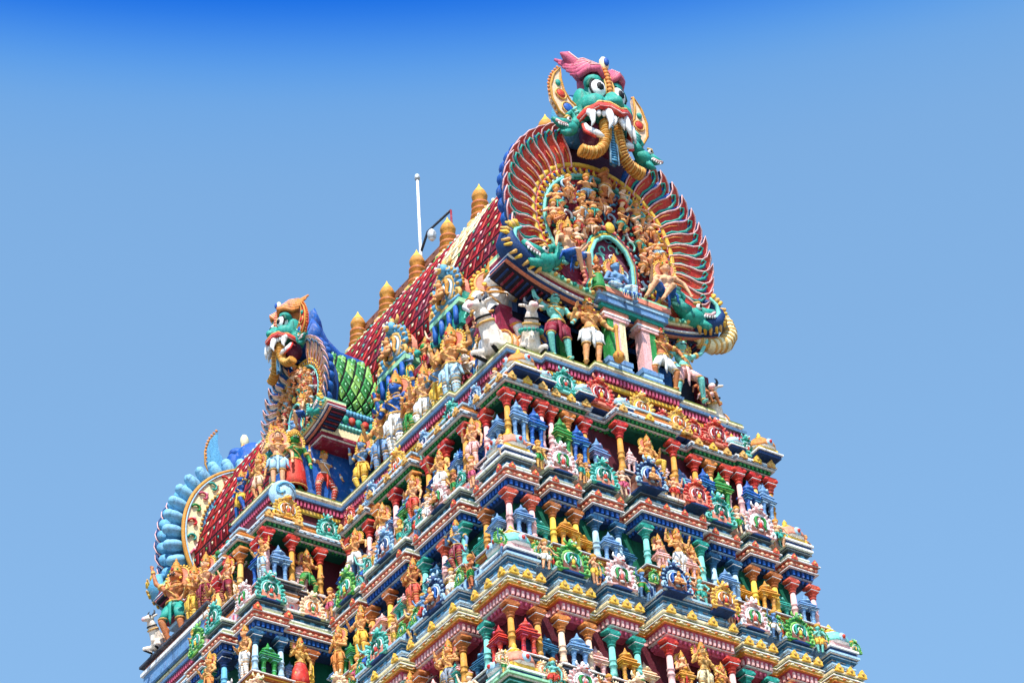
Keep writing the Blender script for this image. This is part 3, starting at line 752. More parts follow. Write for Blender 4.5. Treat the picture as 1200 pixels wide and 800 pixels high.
PO=('cherub','stand','guard','sway','dance','pray','four','raiseL')
for n in (3,4,5):
    lo=STY[n-1]['lo']; dz=STY[n-1]['H']-lo[0][0]; B=bays_N(n); i=0
    for x0,x1,d in B:
        if d<-.05: add_fig(n,'N',(x0+x1)/2,0,.2,i+n,dz-.03,.05,PO[(i*3+n)%8]); i+=1
        elif x1-x0>.5:
            for t in (.12,.42,.58,.9): add_fig(n,'N',x0+(x1-x0)*t,d,.2,i+n,dz-.02,.04,PO[(i+n)%8]); i+=1
        else:
            for xx in (x0+.03,x1-.03): add_fig(n,'N',xx,d,.15,i+n,dz-.01,.07,PO[(i*5+n)%8]); i+=1
    for y0,y1,d in bays_W(n):
        if d<-.05: add_fig(n,'W',(y0+y1)/2,0,.22,i+n,dz-.03,.04,PO[(i*3+n)%8]); i+=1
        elif y1-y0>.45:
            for t in (.22,.78): add_fig(n,'W',y0+(y1-y0)*t,d,.2,i+n,dz-.02,.05,PO[(i+n)%8]); i+=1
    for y0,y1,d in block_front(n): add_fig(n,'B',(y0+y1)/2+.1,d,.2,i+n,dz,.05,PO[(i+n)%8]); i+=1
for i,x in enumerate((-.9,-.7,-.42,-.25,.1,.56,.74,.86,1.0)): add_fig(2,'N',x,0,.17,i,.05,.1,PO[i*3%8])
for i in range(9): add_fig(2,'W',-2.75+.24*i,0,.17,i+3,.05,.1,PO[i*5%8])
# crests on the upper platform band
for x,ci,sc in ((-.62,0,.9),(-.33,3,.95),(.02,4,.9),(.2,3,.62),(.33,4,.8),(.46,3,.7),(.66,3,.95),(.92,0,.8)):
    add_crest(2,'N',x,.02,ci,sc,False,0,.05,.06)
    p,r=face_pt('N',2,x,.02,.1,STZ[2][0]+.03); tput('barrel_roof',barrel_mesh(),deck,p,r,(.9*sc,.7,.55),{'brown':'orange'})
for x in (-.98,-.8,-.48,-.16,.8,1.05): add_cup(2,'N',x,0,3 if x in(-.98,1.05) else 2,.55 if x not in(-.98,1.05) else .85,.04,.05)
for y,ci,sc in ((-2.6,7,.6),(-2.3,0,.9),(-1.95,7,.7),(-1.6,4,.95),(-1.25,7,.7),(-.95,3,.6)):
    add_crest(2,'W',y,.02,ci,sc,False,0,.03,.05)
    if sc>.8:
        p,r=face_pt('W',2,y,.02,.1,STZ[2][0]+.03); tput('barrel_roof',barrel_mesh(),deck,p,r,(.9*sc,.7,.55),{'brown':'orange'})
add_crest(2,'T',-1.5,.05,4,.95,False,0,.05,.05); add_crest(2,'T',-1.15,.02,0,.8,False,0,.02,.05)
# block band rows between platform and storey 2: coloured stripes on the return
# ------------------------------------------------------------------ lower storeys (below the picture) and ground
b=MB()
for n in (6,7,8):
    z,s=STZ[n]; P_=outline(n); zn=STZ[n+1][0] if n<8 else -ZT
    P_=simple_outline(n)
    if n<8:
        prism(b,P_,z-.08,z,-.02,0,'vermilion'); prism(b,P_,z-.5,z-.08,-.14,-.14,'midblue'); prism(b,P_,z-.6,z-.5,0,0,'ochre'); prism(b,P_,zn,z-.6,-.02,-.02,'pink')
    else:
        prism(b,P_,z-.1,z,0,0,'vermilion'); prism(b,P_,-ZT,z-.1,-.1,-.06,'cream')
tput('base',b,tower)
gm=bpy.data.materials.new('sandy_ground'); gm.use_nodes=True
nt=gm.node_tree; nz=nt.nodes.new('ShaderNodeTexNoise'); nz.inputs['Scale'].default_value=.4; nz.inputs['Detail'].default_value=8
cr=nt.nodes.new('ShaderNodeValToRGB'); cr.color_ramp.elements[0].color=(.09,.075,.055,1); cr.color_ramp.elements[1].color=(.17,.14,.105,1)
tc=nt.nodes.new('ShaderNodeNewGeometry'); nt.links.new(tc.outputs['Position'],nz.inputs['Vector']); nt.links.new(nz.outputs['Fac'],cr.inputs[0]); nt.links.new(cr.outputs[0],nt.nodes['Principled BSDF'].inputs['Base Color'])
me=bpy.data.meshes.new('ground'); me.from_pydata([(-4000,-4000,0),(4000,-4000,0),(4000,4000,0),(-4000,4000,0)],[],[(0,1,2,3)]); me.materials.append(gm)
g=bpy.data.objects.new('ground',me); COL.objects.link(g); g['kind']='structure'
#@@A
for f_,po,ki,cl in STFIG:
    f_2=put('clothing',cloth_mesh(po,ki),f_,ov={'red':cl}); put('crown',crown_mesh('round'),f_)
# ------------------------------------------------------------------ great arched gables
def arc(cx,cz,r,a0,a1,n,y=0,rz=None): return [(cx+r*cos(a0+(a1-a0)*i/(n-1)),y,cz+(rz or r)*sin(a0+(a1-a0)*i/(n-1))) for i in range(n)]
def feather_mesh():
    if 'fea' in _c: return _c['fea']
    b=MB()   # radial direction +x, sweep towards +z; slots red, teal, white, blue(back)
    top=[(.64,.035),(.72,.05),(.80,.05),(.87,.04),(.925,.045),(.965,.07),(.985,.115)]
    bot=[(.64,-.045),(.72,-.05),(.80,-.065),(.88,-.07),(.95,-.05),(.99,.0),(1.0,.06)]
    out=bot+[(.985,.115)]+top[:-1][::-1]
    b.plate(out,-.03,.0,'red','navy')
    b.tube([(x,-.031,z) for x,z in out],.0065,'pink',5,closed=True)
    b.tube([(.66,-.036,-.02),(.74,-.04,-.012),(.80,-.04,-.026),(.87,-.04,-.03),(.93,-.04,-.008),(.95,-.04,.03),(.925,-.04,.04),(.91,-.04,.018)],[.006,.009,.01,.012,.011,.009,.007,.004],'teal',6)
    b.tube([(.66,-.034,.022),(.74,-.034,.03),(.81,-.034,.022)],[.004,.006,.003],'orange',5)
    for i in range(9): b.ell((.66+.038*i,-.034,-.052-.012*sin(i*.45)),.007,'palegold',5,4)
    b.ell((.82,.02,-.0),(.165,.05,.075),'blue',12,8)
    b.ell((.93,.015,.0),(.07,.05,.06),'blue',10,6)
    _c['fea']=b.mesh('feather'); return _c['fea']
def face_parts(par, c, hs=1, skin='teal', crest='hotpink', ear='peach', ctr='orange', back='sky'):
    """monster head; c = centre in gable coordinates"""
    cx,cy,cz=c
    T=lambda p:(p[0]+cx,p[1]+cy,p[2]+cz)
    if 'head' not in _c:
        pr=[('e',(0,.03,.02),(.2,.17,.2)),('e',(-.12,-.1,-.05),(.12,.1,.085)),('e',(.12,-.1,-.05),(.12,.1,.085)),
            ('e',(0,-.15,-.02),(.06,.08,.09)),('e',(0,-.22,-.05),(.055,.045,.045)),('e',(-.05,-.2,-.055),(.035,.035,.03)),('e',(.05,-.2,-.055),(.035,.035,.03)),
            ('e',(-.1,-.09,.17),(.085,.07,.05)),('e',(.1,-.09,.17),(.085,.07,.05)),('c',(-.17,-.04,-.08),(-.25,0,-.12),.06,.03),('c',(.17,-.04,-.08),(.25,0,-.12),.06,.03),
            ('c',(0,-.12,.05),(0,-.1,.16),.03,.035),('e',(-.2,-.03,.02),(.05,.07,.1)),('e',(.2,-.03,.02),(.05,.07,.1))]
        _c['head']=sculpt(pr,.011,'teal','monster_face')
    face=put('monster_face',_c['head'],par,T((0,0,0)),sc=(hs*.93,hs,hs*1.16),ov={'teal':skin})
    k='facebits'
    if k not in _c:
        e=MB()
        for a in (0,): 
            e.ell((0,0,0),(.074,.055,.074),'white',14,9); e.ell((0,-.036,-.002),(.038,.026,.038),'black',12,7); e.ell((.008,-.055,.012),(.008,.005,.008),'white',6,4)
            e.tube([(.076*cos(t*pi/9),-.018,.076*sin(t*pi/9)) for t in range(18)],.009,'black',5,closed=True)
            e.tube([(.09*cos(t*pi/9),-.008,.09*sin(t*pi/9)) for t in range(10)],.014,'dkgreen',6)
        _c['eye']=e.mesh('eye')
        h=MB()   # pink swept crests above the brows
        for sd in (-1,1):
            for j in range(5):
                o=.018*j
                h.tube([(sd*.035,-.13+o,.19+o*.9),(sd*.09,-.15+o,.235+o),(sd*.15,-.12+o,.235+o*1.3),(sd*(.19+o*.6),-.05+o,.22+o*1.6),(sd*(.225+o),.0+o,.25+o*1.9)],[.016,.026,.026,.022,.008],'hotpink',7)
                h.tube([(sd*.04,-.145+o,.2+o*.9),(sd*.09,-.168+o,.252+o),(sd*.15,-.14+o,.255+o*1.3),(sd*(.19+o*.6),-.07+o,.24+o*1.6)],.005,'pink',4)
        h.ell((0,.02,.25),(.13,.1,.1),'hotpink',12,7)
        h.tube([(-.1,0,.3),(-.19,0,.33),(-.25,0,.38),(-.3,0,.385)],[.07,.05,.032,.006],'hotpink',8)
        h.tube([(-.1,-.06,.32),(-.19,-.045,.345),(-.25,-.03,.39)],[.01,.008,.004],'pink',5)
        h.tube([(.1,0,.3),(.18,0,.31),(.24,.0,.29)],[.07,.04,.008],'hotpink',8)
        _c['brow']=h.mesh('horn_crest')
        s=MB()   # central strip
        for j in range(9):
            t=j/8; s.ell((0,-.155+.03*t-.05*sin(t*pi)*.3,.02+.27*t),(.03,.024,.02),'orange',8,5)
        for sd in (-1,1): s.tube([(sd*.034,-.15,.02),(sd*.04,-.165,.12),(sd*.036,-.14,.22),(sd*.03,-.11,.3)],.007,'palegold',5)
        s.ell((0,-.125,.34),(.045,.03,.06),'cream',9,6); s.ell((0,-.155,.34),(.026,.015,.034),'blue',8,5)
        _c['strip']=s.mesh('forehead_band')
        r=MB()   # ear: crescent blade
        out=[(0,0),(.09,-.05),(.17,-.02),(.22,.06),(.235,.17),(.215,.28),(.17,.37),(.165,.27),(.14,.18),(.09,.12),(.02,.09)]
        r.plate(out,-.025,.015,'peach'); r.tube([(x,-.026,z) for x,z in out],.009,'gold',5,closed=True)
        for i in range(14):
            t=i/13; x=.17+.075*sin(t*pi*.9)-.02*t; z=-.02+.4*t; r.ell((x+.004,-.005,z),(.012,.01,.012),'orange',5,4)
        r.ell((.11,-.03,.04),(.038,.018,.04),'blue',9,6); r.ell((.165,-.03,.13),(.03,.018,.034),'red',9,6); r.ell((.185,-.03,.22),(.02,.014,.026),'teal',8,5)
        for c_,rr in (((.11,-.03,.04),.045),((.165,-.03,.13),.038)): r.tube([(c_[0]+rr*cos(t*pi/7),-.034,c_[2]+rr*sin(t*pi/7)) for t in range(14)],.006,'palegold',4,closed=True)
        _c['ear']=r.mesh('ear')
        m=MB()   # upper lip: red wavy band with gold edge, mouth cavity
        lip=[(-.27,-.02,-.19),(-.22,-.1,-.13),(-.15,-.18,-.105),(-.08,-.22,-.12),(-.03,-.24,-.15),(0,-.245,-.165),(.03,-.24,-.15),(.08,-.22,-.12),(.15,-.18,-.105),(.22,-.1,-.13),(.27,-.02,-.19)]
        m.tube(lip,.026,'red',8); m.tube([(p[0],p[1]-.012,p[2]+.028) for p in lip],.008,'palegold',5); m.tube([(p[0],p[1]-.02,p[2]-.012) for p in lip],.006,'pink',5)
        m.ell((-.09,.0,-.22),(.1,.09,.11),'plum',12,8); m.ell((.09,.0,-.22),(.1,.09,.11),'plum',12,8)
        for sd in (-1,1): m.tube([(sd*.2,-.06,-.2),(sd*.21,-.1,-.27),(sd*.15,-.14,-.31),(sd*.1,-.15,-.33)],[.02,.026,.024,.014],'white',7); m.tube([(sd*.22,-.06,-.2),(sd*.235,-.09,-.28),(sd*.16,-.13,-.335)],[.012,.014,.01],'red',6)
        _c['mouth']=m.mesh('mouth')
        t_=MB(); t_.tube([(0,0,0),(.004,-.02,-.05),(.012,-.03,-.1),(.03,-.02,-.14)],[.028,.026,.017,.003],'white',8); _c['tusk']=t_.mesh('tusk')
        t_=MB()
        for i in range(4): t_.ell((i*.038,i*.014*(-1),0),(.021,.02,.028),'white',8,5)
        _c['teeth']=t_.mesh('teeth')
        w=MB()   # curved ribbed whisker coming out of the mouth (right side, mirrored for the left)
        path=[(.06,-.12,-.2),(.07,-.13,-.3),(.085,-.13,-.4),(.12,-.12,-.49),(.19,-.11,-.55),(.28,-.1,-.57),(.35,-.09,-.56)]
        n=26; pv=[Vector(p) for p in path]
        full=[]
        for i in range(n):
            t=i/(n-1)*(len(pv)-1); a=min(int(t),len(pv)-2); full.append(pv[a].lerp(pv[a+1],t-a))
        w.tube(full,[.036]*n,'ochre',8)
        for q_ in range(n-1):
            m_=full[q_].lerp(full[q_+1],.5); d_=(full[q_+1]-full[q_]).normalized(); w.tube([m_-d_*.009,m_,m_+d_*.009],[.04,.052,.04],'palegold' if q_%2 else 'gold',8)
        w.tube([p+Vector((-.05,-.01,.02)) for p in full[4:]],.012,'palegold',5)
        _c['whisker']=w.mesh('whisker')
        w=MB()
        w.box(-.026,.026,-.13,-.1,-.5,-.18,'midblue')
        for i in range(14): w.tube([(-.026,-.13,-.2-.021*i),(0,-.142,-.206-.021*i),(.026,-.13,-.2-.021*i)],.007,'sky',5)
        for sd in (-1,1): w.tube([(sd*.032,-.13,-.18),(sd*.034,-.135,-.35),(sd*.04,-.13,-.5)],.008,'ltblue',5)
        _c['tongue']=w.mesh('tongue')
        q=MB(); q.ell((0,0,0),(.2,.14,.2),'sky',16,10); 
        for j in range(6): q.tube([(.14*cos(j*pi/3+.3),-.1,.14*sin(j*pi/3+.3)),(.2*cos(j*pi/3+.3),0,.2*sin(j*pi/3+.3))],.012,'ltblue',4)
        _c['back']=q.mesh('head_back'); _c[k]=1
    for sd in (-1,1):
        put('eye',_c['eye'],face,(sd*.098,-.125,.085),(0,0,sd*.12))
        put('ear',_c['ear'],face,(sd*.18,.0,-.14),(0,-sd*.12,0),sc=(sd*1.35,1,1.0),ov={'peach':ear})
        put('tusk',_c['tusk'],face,(sd*.075,-.2,-.14),sc=(sd*1.15,1.1,1.25)); put('tusk',_c['tusk'],face,(sd*.19,-.13,-.14),sc=(sd*.9,1,1.0))
        put('tusk',_c['tusk'],face,(sd*.03,-.2,-.17),sc=(sd*.8,.8,.7))
        put('teeth',_c['teeth'],face,(sd*.1,-.175,-.15),(0,0,0),sc=(sd,-1,1))
        put('whisker',_c['whisker'],face,(0,0,.0),sc=(sd*.86,1,.82))
    if crest: put('horn_crest',_c['brow'],face,(0,0,-.03),sc=(1.08,1.1,1.15),ov={'hotpink':crest})
    put('forehead_band',_c['strip'],face,ov={'orange':ctr})
    put('mouth',_c['mouth'],face); put('tongue',_c['tongue'],face); put('head_back',_c['back'],face,(-.1,.17,.02),ov={'sky':back})
    return face
def makara_mesh():
    if 'mak' in _c: return _c['mak']
    b=MB()
    b.ell((0,0,0),(.085,.06,.06),'teal',10,7); b.tube([(-.05,0,.02),(-.1,0,.05),(-.13,0,.1),(-.1,0,.15),(-.06,0,.13),(-.07,0,.1)],[.05,.04,.034,.026,.02,.012],'teal',8)
    b.tube([(.03,-.01,.03),(.1,-.02,.05),(.15,-.02,.09)],[.05,.034,.012],'teal',8); b.tube([(.03,-.01,-.03),(.09,-.02,-.05),(.12,-.02,-.03)],[.035,.024,.008],'teal',8)
    b.tube([(.05,-.04,.015),(.1,-.045,.025),(.14,-.04,.06)],.012,'pink',5)
    for i in range(5): b.ell((.05+.02*i,-.045,.0+.006*i),(.008,.008,.013),'white',5,4)
    b.ell((.01,-.05,.05),(.022,.014,.022),'white',8,5); b.ell((.012,-.062,.05),(.011,.008,.011),'black',6,4)
    b.tube([(-.02,-.04,.075),(.01,-.05,.085),(.04,-.04,.07)],.01,'palegold',5)
    for i in range(5): b.tube([(-.13+.006*i,-.03,.03+.03*i),(-.17,-.02,.04+.035*i),(-.165,0,.06+.035*i)],[.014,.01,.003],'aqua',5)
    _c['mak']=b.mesh('makara'); return _c['mak']
RELF=[(-.61,.92),(-.49,1.09),(-.27,1.18),(-.07,1.29),(.12,1.2),(.29,1.1),(-.66,.74),(-.35,.93),(-.1,1.06),(-.4,.76),(.08,.95),(.42,.98),(.48,.78),(-.62,.58),(-.43,.55),(.27,.8),(.28,.56),(.47,.58),(-.25,.78),(.26,.95),(-.22,.98),(.38,.66),(-.52,.45)]
def gable(label,loc,rot,sc,front=True,fc='red',fi='teal',bc='blue',ctr='navy',name='arched_gable',face_kw={},nf=15,yel='yellow',hs=1.06,cs=.82):
    t=empty(name,loc,rot,sc); tag(t,label,'gable','carved horseshoe gables crowned by monster faces')
    cz=.77
    b=MB()
    b.lathe([(.7,-.02),(.72,.0),(.74,.1),(.7,.14)],'maroon',40,(0,.0,cz),axis='y',mats=[ctr,ctr,bc])
    put('backing',b,t)
    for i in range(nf):
        a=R(-44)+(R(64)-R(-44))*i/(nf-1)
        for sd in (1,-1):
            ang=a if sd>0 else pi-a
            M=Matrix.Rotation(-ang,4,'Y')@Matrix.Diagonal((1,1,sd,1))@Matrix.Translation((.64,0,0))@Matrix.Rotation(R(-12),4,'Z')@Matrix.Rotation(R(20),4,'X')@Matrix.Translation((-.64,0,0))@Matrix.Diagonal((1,1,1.15,1))
            o=put('feather',feather_mesh(),t,ov={'red':fc,'teal':fi,'blue':bc})
            o.matrix_local=Matrix.Translation((0,-.02*S-.004*S*(i%2),cz*S))@Matrix([[v*(S if (c==3 and r<3) else 1) for c,v in enumerate(row)] for r,row in enumerate(M)])
    # rings
    b=MB(); a0,a1=R(-48),R(228)
    b.lathe([(.665,-.05),(.665,.0)],'crimson',40,(0,0,cz),axis='y')
    b.tube(arc(0,cz,.66,a0,a1,50,-.05),.022,yel,7); b.tube(arc(0,cz,.625,a0,a1,50,-.055),.01,'red',5)
    for i in range(44):
        a=a0+(a1-a0)*(i+.5)/44; b.ell((.60*cos(a),-.06,cz+.60*sin(a)),(.034,.018,.02),yel,8,5,rot=(0,-a,0)); b.ell((.60*cos(a),-.076,cz+.60*sin(a)),(.018,.01,.009),'blue' if i%2 else 'crimson',6,4,rot=(0,-a,0))
    b.tube(arc(0,cz,.553,a0,a1,50,-.058),.016,'aqua',7); b.tube(arc(0,cz,.53,a0,a1,50,-.05),.009,'teal',5); b.tube(arc(0,cz,.575,a0,a1,50,-.052),.008,'white',5)
    put('ring_moulding',b,t)
    fcz=0
    if not front:   # decorated back of the rim
        b=MB()
        b.lathe([(.86,.15),(.86,.17)],'cream',44,(0,0,cz),axis='y'); b.lathe([(.70,.165),(.70,.18)],'sky',40,(0,0,cz),axis='y')
        b.tube(arc(0,cz,.865,a0-.2,a1+.2,70,.165),.02,'gold',6); b.tube(arc(0,cz,.845,a0-.2,a1+.2,70,.175),.010,'ltblue',6)
        for i in range(66):
            a=a0+(a1-a0)*i/65; b.ell((.70*cos(a),.19,cz+.70*sin(a)),(.018,.016,.016),'palegold',6,4)
        for i in range(23):
            a=a0+(a1-a0)*(i+.5)/23; cc=['red','green','hotpink','teal'][i%4]
            b.tube([(q_[0],.185,q_[2]) for q_ in spiral(.775*cos(a),cz+.775*sin(a),.055,.01,a,4.5,14,0)],.011,cc,5)
            b.ell((.775*cos(a+.07),.18,cz+.775*sin(a+.07)),(.022,.012,.022),'peach' if i%2 else 'pink',7,4)
        put('back_ornament',b,t)
        for i in range(26):
            a=R(-28)+R(236)*i/25
            q=MB(); q.ell((.92*cos(a),.09,cz+.92*sin(a)),(.11,.06,.056),'lobe',12,8,rot=(0,-a,0)); q.ell((.98*cos(a),.09,cz+.98*sin(a)),(.055,.05,.05),'lobe',10,6,rot=(0,-a,0)); put('lobe',q,t)
    # scroll work and relief figures
    b=MB(); rnd=random.Random(3)
    pts=[]
    for i in range(900):
        x=rnd.uniform(-.52,.52); z=cz+rnd.uniform(-.4,.54); 
        if math.hypot(x,z-cz)>.5: continue
        if all(math.hypot(x-p[0],z-p[1])>.075 for p in pts): pts.append((x,z))
    for i,(x,z) in enumerate(pts):
        sp=spiral(x,z,.055,.008,rnd.uniform(0,6.28),rnd.choice((-1,1))*5.2,13,-.055-rnd.uniform(0,.03))
        b.tube(sp,[.012-.0005*j for j in range(13)],['aqua','sky','ltblue','teal','white'][i%5],5)
        if i%3==0: b.ell((x,-.06,z),(.02,.018,.02),['red','yellow','pink'][i%3+(i//3)%3-0 if False else (i//3)%3],6,4)
    put('scroll_relief',b,t)
    if front:
        for i,(x,z) in enumerate(RELF):
            h=.265 if i not in (3,13) else .34; x=x*.86; z=.79+(z-.79)*.88
            fg=put('relief_figure',body_mesh('cherub'),t,(x+.06,-.1,z-h*.62),(R(6),0,R((-25,20,-10,15,30,-30)[i%6])),(h*1.25*(1 if i%2 else -1),h*1.25,h),ov={'skin':('skin','skin2','skin','skin3','peach')[i%5]})
            put('clothing',cloth_mesh('cherub','short'),fg,ov={'red':('teal','orange','ltblue','peach','red')[i%5]}); put('crown',crown_mesh('round'),fg)
    # niche
    b=MB(); nz=.42
    no=[(-.2,.12),(-.21,.2),(-.17,.28),(-.19,.36),(-.19,.5),(-.14,.62),(-.06,.69),(0,.71),(.06,.69),(.14,.62),(.19,.5),(.19,.36),(.17,.28),(.21,.2),(.2,.12)]
    b.plate(no,-.08,-.02,'plum')
    for k_,m_,r_,y_ in ((1.0,'aqua',.016,-.12),(1.1,'yellow',.014,-.11),(1.19,'teal',.014,-.1),(1.3,'crimson',.02,-.085)):
        b.tube([(x*k_,y_,.4+(z-.4)*k_) for x,z in no],r_,m_,6)
    for i in range(len(no)-1):
        for t_ in (0,.33,.66):
            x=no[i][0]+(no[i+1][0]-no[i][0])*t_; z=no[i][1]+(no[i+1][1]-no[i][1])*t_; b.ell((x*1.38,-.085,.4+(z-.4)*1.38),(.022,.018,.022),'salmon',6,4)
    b.ell((0,-.14,.79),(.045,.02,.05),'yellow',9,6); b.box(-.24,.3,-.14,-.0,.05,.12,'salmon'); b.box(-.22,.28,-.16,-.0,.1,.125,'mint')
    put('niche',b,t)
    if front:
        fg=put('seated_deity',body_mesh('seat'),t,(0,-.15,.13-.38*.5),(0,0,R(-8)),(.52,.5,.5),ov={'skin':'slate'})
        put('clothing',cloth_mesh('seat','long'),fg,ov={'red':'ltblue'}); put('crown',crown_mesh('tall'),fg); put('halo',halo_mesh(),fg); 
        q=MB()
        for i in range(9): q.tube([(-.05+.03*i,-.22,.19),(-.06+.034*i,-.27,.15),(-.06+.036*i,-.24,.09)],[.012,.016,.008],'blue' if i%2 else 'ltblue',6)
        put('skirt_fan',q,fg,(0,0,.12))
        fg=put('attendant_figure',body_mesh('pray'),t,(-.21,-.19,.06),(0,0,R(-10)),(.33,.33,.3),ov={'skin':'skin3'}); put('clothing',cloth_mesh('pray','skirt'),fg,ov={'red':'green'}); put('crown',crown_mesh('tall'),fg)
        for sx,c1,c2 in ((-1,'skin2','blue'),(1,'skin2','blue')):
            fg=put('reclining_figure',body_mesh('recl'),t,(sx*.45-.06*(sx<0),-.16,.02),(R(8),0,R(-20)*sx),(.58*-sx,.58,.52),ov={'skin':c1})
            put('clothing',cloth_mesh('recl','short'),fg,ov={'red':c2,'palegold':'white'}); put('crown',crown_mesh('tall'),fg); put('halo',halo_mesh(),fg); 
    # shelf with curled ends
    b=MB(); n=25
    for (z0,z1,y0,y1,m) in ((.04,.065,-.17,.1,'mint'),(.02,.04,-.15,.1,'cream'),(-.02,.02,-.13,.1,'crimson'),(-.03,-.02,-.14,.1,'white'),(-.05,-.03,-.12,.1,'navy'),(-.058,-.05,-.11,.1,'salmon'),(-.085,-.058,-.08,.1,'dark')):
        up=lambda x:.2*abs(x)**2.6
        out=[(-.98+1.96*i/(n-1),z1+up(-.98+1.96*i/(n-1))) for i in range(n)]+[(-.98+1.96*i/(n-1),z0+up(-.98+1.96*i/(n-1))) for i in range(n)][::-1]
        b.plate(out,y0,y1,m)
    for i in range(46):
        x=-.94+1.88*i/45; zz=.2*abs(x)**2.6; b.box(x-.008,x+.008,-.075,.08,zz-.095,zz-.08,'crimson' if i%2 else 'navy')
    for i in range(34):
        x=-.92+1.84*i/33; b.ell((x,-.17,.05+.2*abs(x)**2.6),(.02,.02,.016),'teal' if i%2 else 'palegold',6,4)
    put('shelf',b,t)
    for sx in (-1,1):
        b=MB()
        path=[(.72,-.2,.08),(.86,-.2,.12),(.97,-.2,.2),(1.02,-.2,.3),(1.0,-.2,.4),(.93,-.2,.46),(.87,-.2,.5)]
        b.tube(path,[.07,.085,.085,.075,.06,.035,.006],'navy' if fc=='red' else 'sky',10,flat=1.6)
        b.tube([(p[0]-.03,p[1]-.09,p[2]) for p in path[:-1]],[.02,.03,.03,.026,.02,.012],'aqua',7)
        for i in range(12):
            t_=i/11*(len(path)-2); a=int(t_); u=t_-a; p=Vector(path[a]).lerp(Vector(path[a+1]),u); d=(Vector(path[a+1])-Vector(path[a])).normalized(); nrm=Vector((d.z,0,-d.x))
            b.tube([p+Vector((0,-.08,0)),p+nrm*.06+Vector((0,-.09,0)),p+nrm*.095+d*.02+Vector((0,-.05,0))],[.02,.02,.01],yel if i%2 else 'palegold',6)
        put('curl',b,t,(sx*.12,.05,.06),sc=(sx*.84*cs/.82,.8,.78*cs/.82))
        q=MB(); hp=[(.78,-.06,.07),(.92,-.08,.04),(1.05,-.09,.10),(1.12,-.09,.21),(1.12,-.08,.33),(1.07,-.07,.44),(.99,-.06,.53)]; hr=[.04,.058,.068,.062,.046,.026,.003]
        q.tube(hp,hr,'cream' if fc=='red' else 'sky',10)
        for i in range(16):
            t_=i/15*5.4; a=int(t_); u=t_-a; pp=Vector(hp[a]).lerp(Vector(hp[a+1]),u); dd=(Vector(hp[a+1])-Vector(hp[a])).normalized(); rr_=hr[a]+(hr[a+1]-hr[a])*u
            q.tube([pp-dd*.012,pp,pp+dd*.012],[rr_*1.02,rr_*1.09,rr_*1.02],'palegold',10)
        (sx==1 and fc=='red') and put('horn',q,t,sc=(sx,1,1))
        put('makara',makara_mesh(),t,(sx*.70,-.17,.17),(0,0,0),(sx*1.25,1.25,1.25))
        put('makara',makara_mesh(),t,(sx*.36,-.2,1.58),(0,R(25)*sx,0),(sx*1.0,1.0,1.0))
        for i in range(5): 
            pass
    face_parts(t,(-.03,-.17,1.875+.02/hs),hs=hs,**face_kw)
    return t
gable('tallest horseshoe gable facing front, green monster face with pink horns above red feathers',(-.085,-2.80,.55),0,(.93,1,.955),face_kw=dict(skin='teal',crest='hotpink',ear='peach',back='sky'))
gable('smaller horseshoe gable facing left with yellow horned monster head, on the projecting bay',(-1.17,YC-.08,.54),-pi/2,(.5,.66,.54),hs=1.2,cs=.7,fc='peach',fi='midblue',bc='blue',face_kw=dict(skin='teal',crest='orange',ear='red',ctr='salmon',back='blue'),nf=12)
gable('far end gable with sky blue lobes seen from behind at the lower left',(0,2.42,.78),pi,(.93,1,.94),front=False,bc='sky',fc='pink',fi='teal',face_kw=dict(back='sky',ear='sky',crest=None,skin='blue'),hs=1.1)

# ------------------------------------------------------------------ vaulted roofs
def catmull(pts,n):
    P_=[Vector(p) for p in pts]; P_=[P_[0]*2-P_[1]]+P_+[P_[-1]*2-P_[-2]]; out=[]
    m=len(P_)-3
    for i in range(n+1):
        t=i/n*m; k=min(int(t),m-1); u=t-k; a,b_,c,d_=P_[k:k+4]
        out.append(.5*((2*b_)+(-a+c)*u+(2*a-5*b_+4*c-d_)*u*u+(-a+3*b_-3*c+d_)*u**3))
    return out
def tiled(b,sec,y0,y1,ny,colf,tilt=0,groove='dark',stud=True,diag=False):
    """sec: list of (x,z) from ridge to eave; tiles as raised frusta along y"""
    for i in range(len(sec)-1):
        p,q=Vector((sec[i][0],0,sec[i][1])),Vector((sec[i+1][0],0,sec[i+1][1]))
        d=(q-p); nrm=Vector((d.z,0,-d.x)).normalized()*( -1)
        if nrm.x*(p.x+q.x)<0: nrm=-nrm
        for j in range(ny):
            ya=y0+(y1-y0)*j/ny; yb=y0+(y1-y0)*(j+1)/ny
            m,m2=colf(i,j)
            Y=Vector((0,1,0))
            if diag:
                sh=(i%2)*.5*(yb-ya); ya+=sh; yb+=sh
                cy=(ya+yb)/2; mid=(p+q)/2; hw=(yb-ya)/2*.94; hd=d*.94
                A=[mid-hd+Y*cy, mid+Y*(cy+hw), mid+hd+Y*cy, mid+Y*(cy-hw)]
                c0=mid+Y*cy
            else:
                A=[p+Y*ya,p+Y*yb,q+Y*yb,q+Y*ya]; c0=(A[0]+A[2])/2
            lo=[c0+(a-c0)*(.84 if not diag else .88)+nrm*.004 for a in A]; up=[c0+(a-c0)*.62+nrm*(.011 if not diag else .017) for a in A]
            b.add(lo+up,[(0,1,5,4),(1,2,6,5),(2,3,7,6),(3,0,4,7),(4,5,6,7),(7,6,5,4)],m)
            if stud:
                st=[c0+(a-c0)*.2+nrm*.018 for a in A]+[c0+nrm*.027]
                b.add(st,[(0,1,4),(1,2,4),(2,3,4),(3,0,4)],m2)
SEC=[(.0,2.60),(.10,2.54),(.22,2.40),(.38,2.13),(.52,1.82),(.64,1.50),(.70,1.22),(.66,1.02)]
sec=[(v.x,v.y) for v in catmull([(x,z,0) for x,z in SEC],12)]
b=MB()
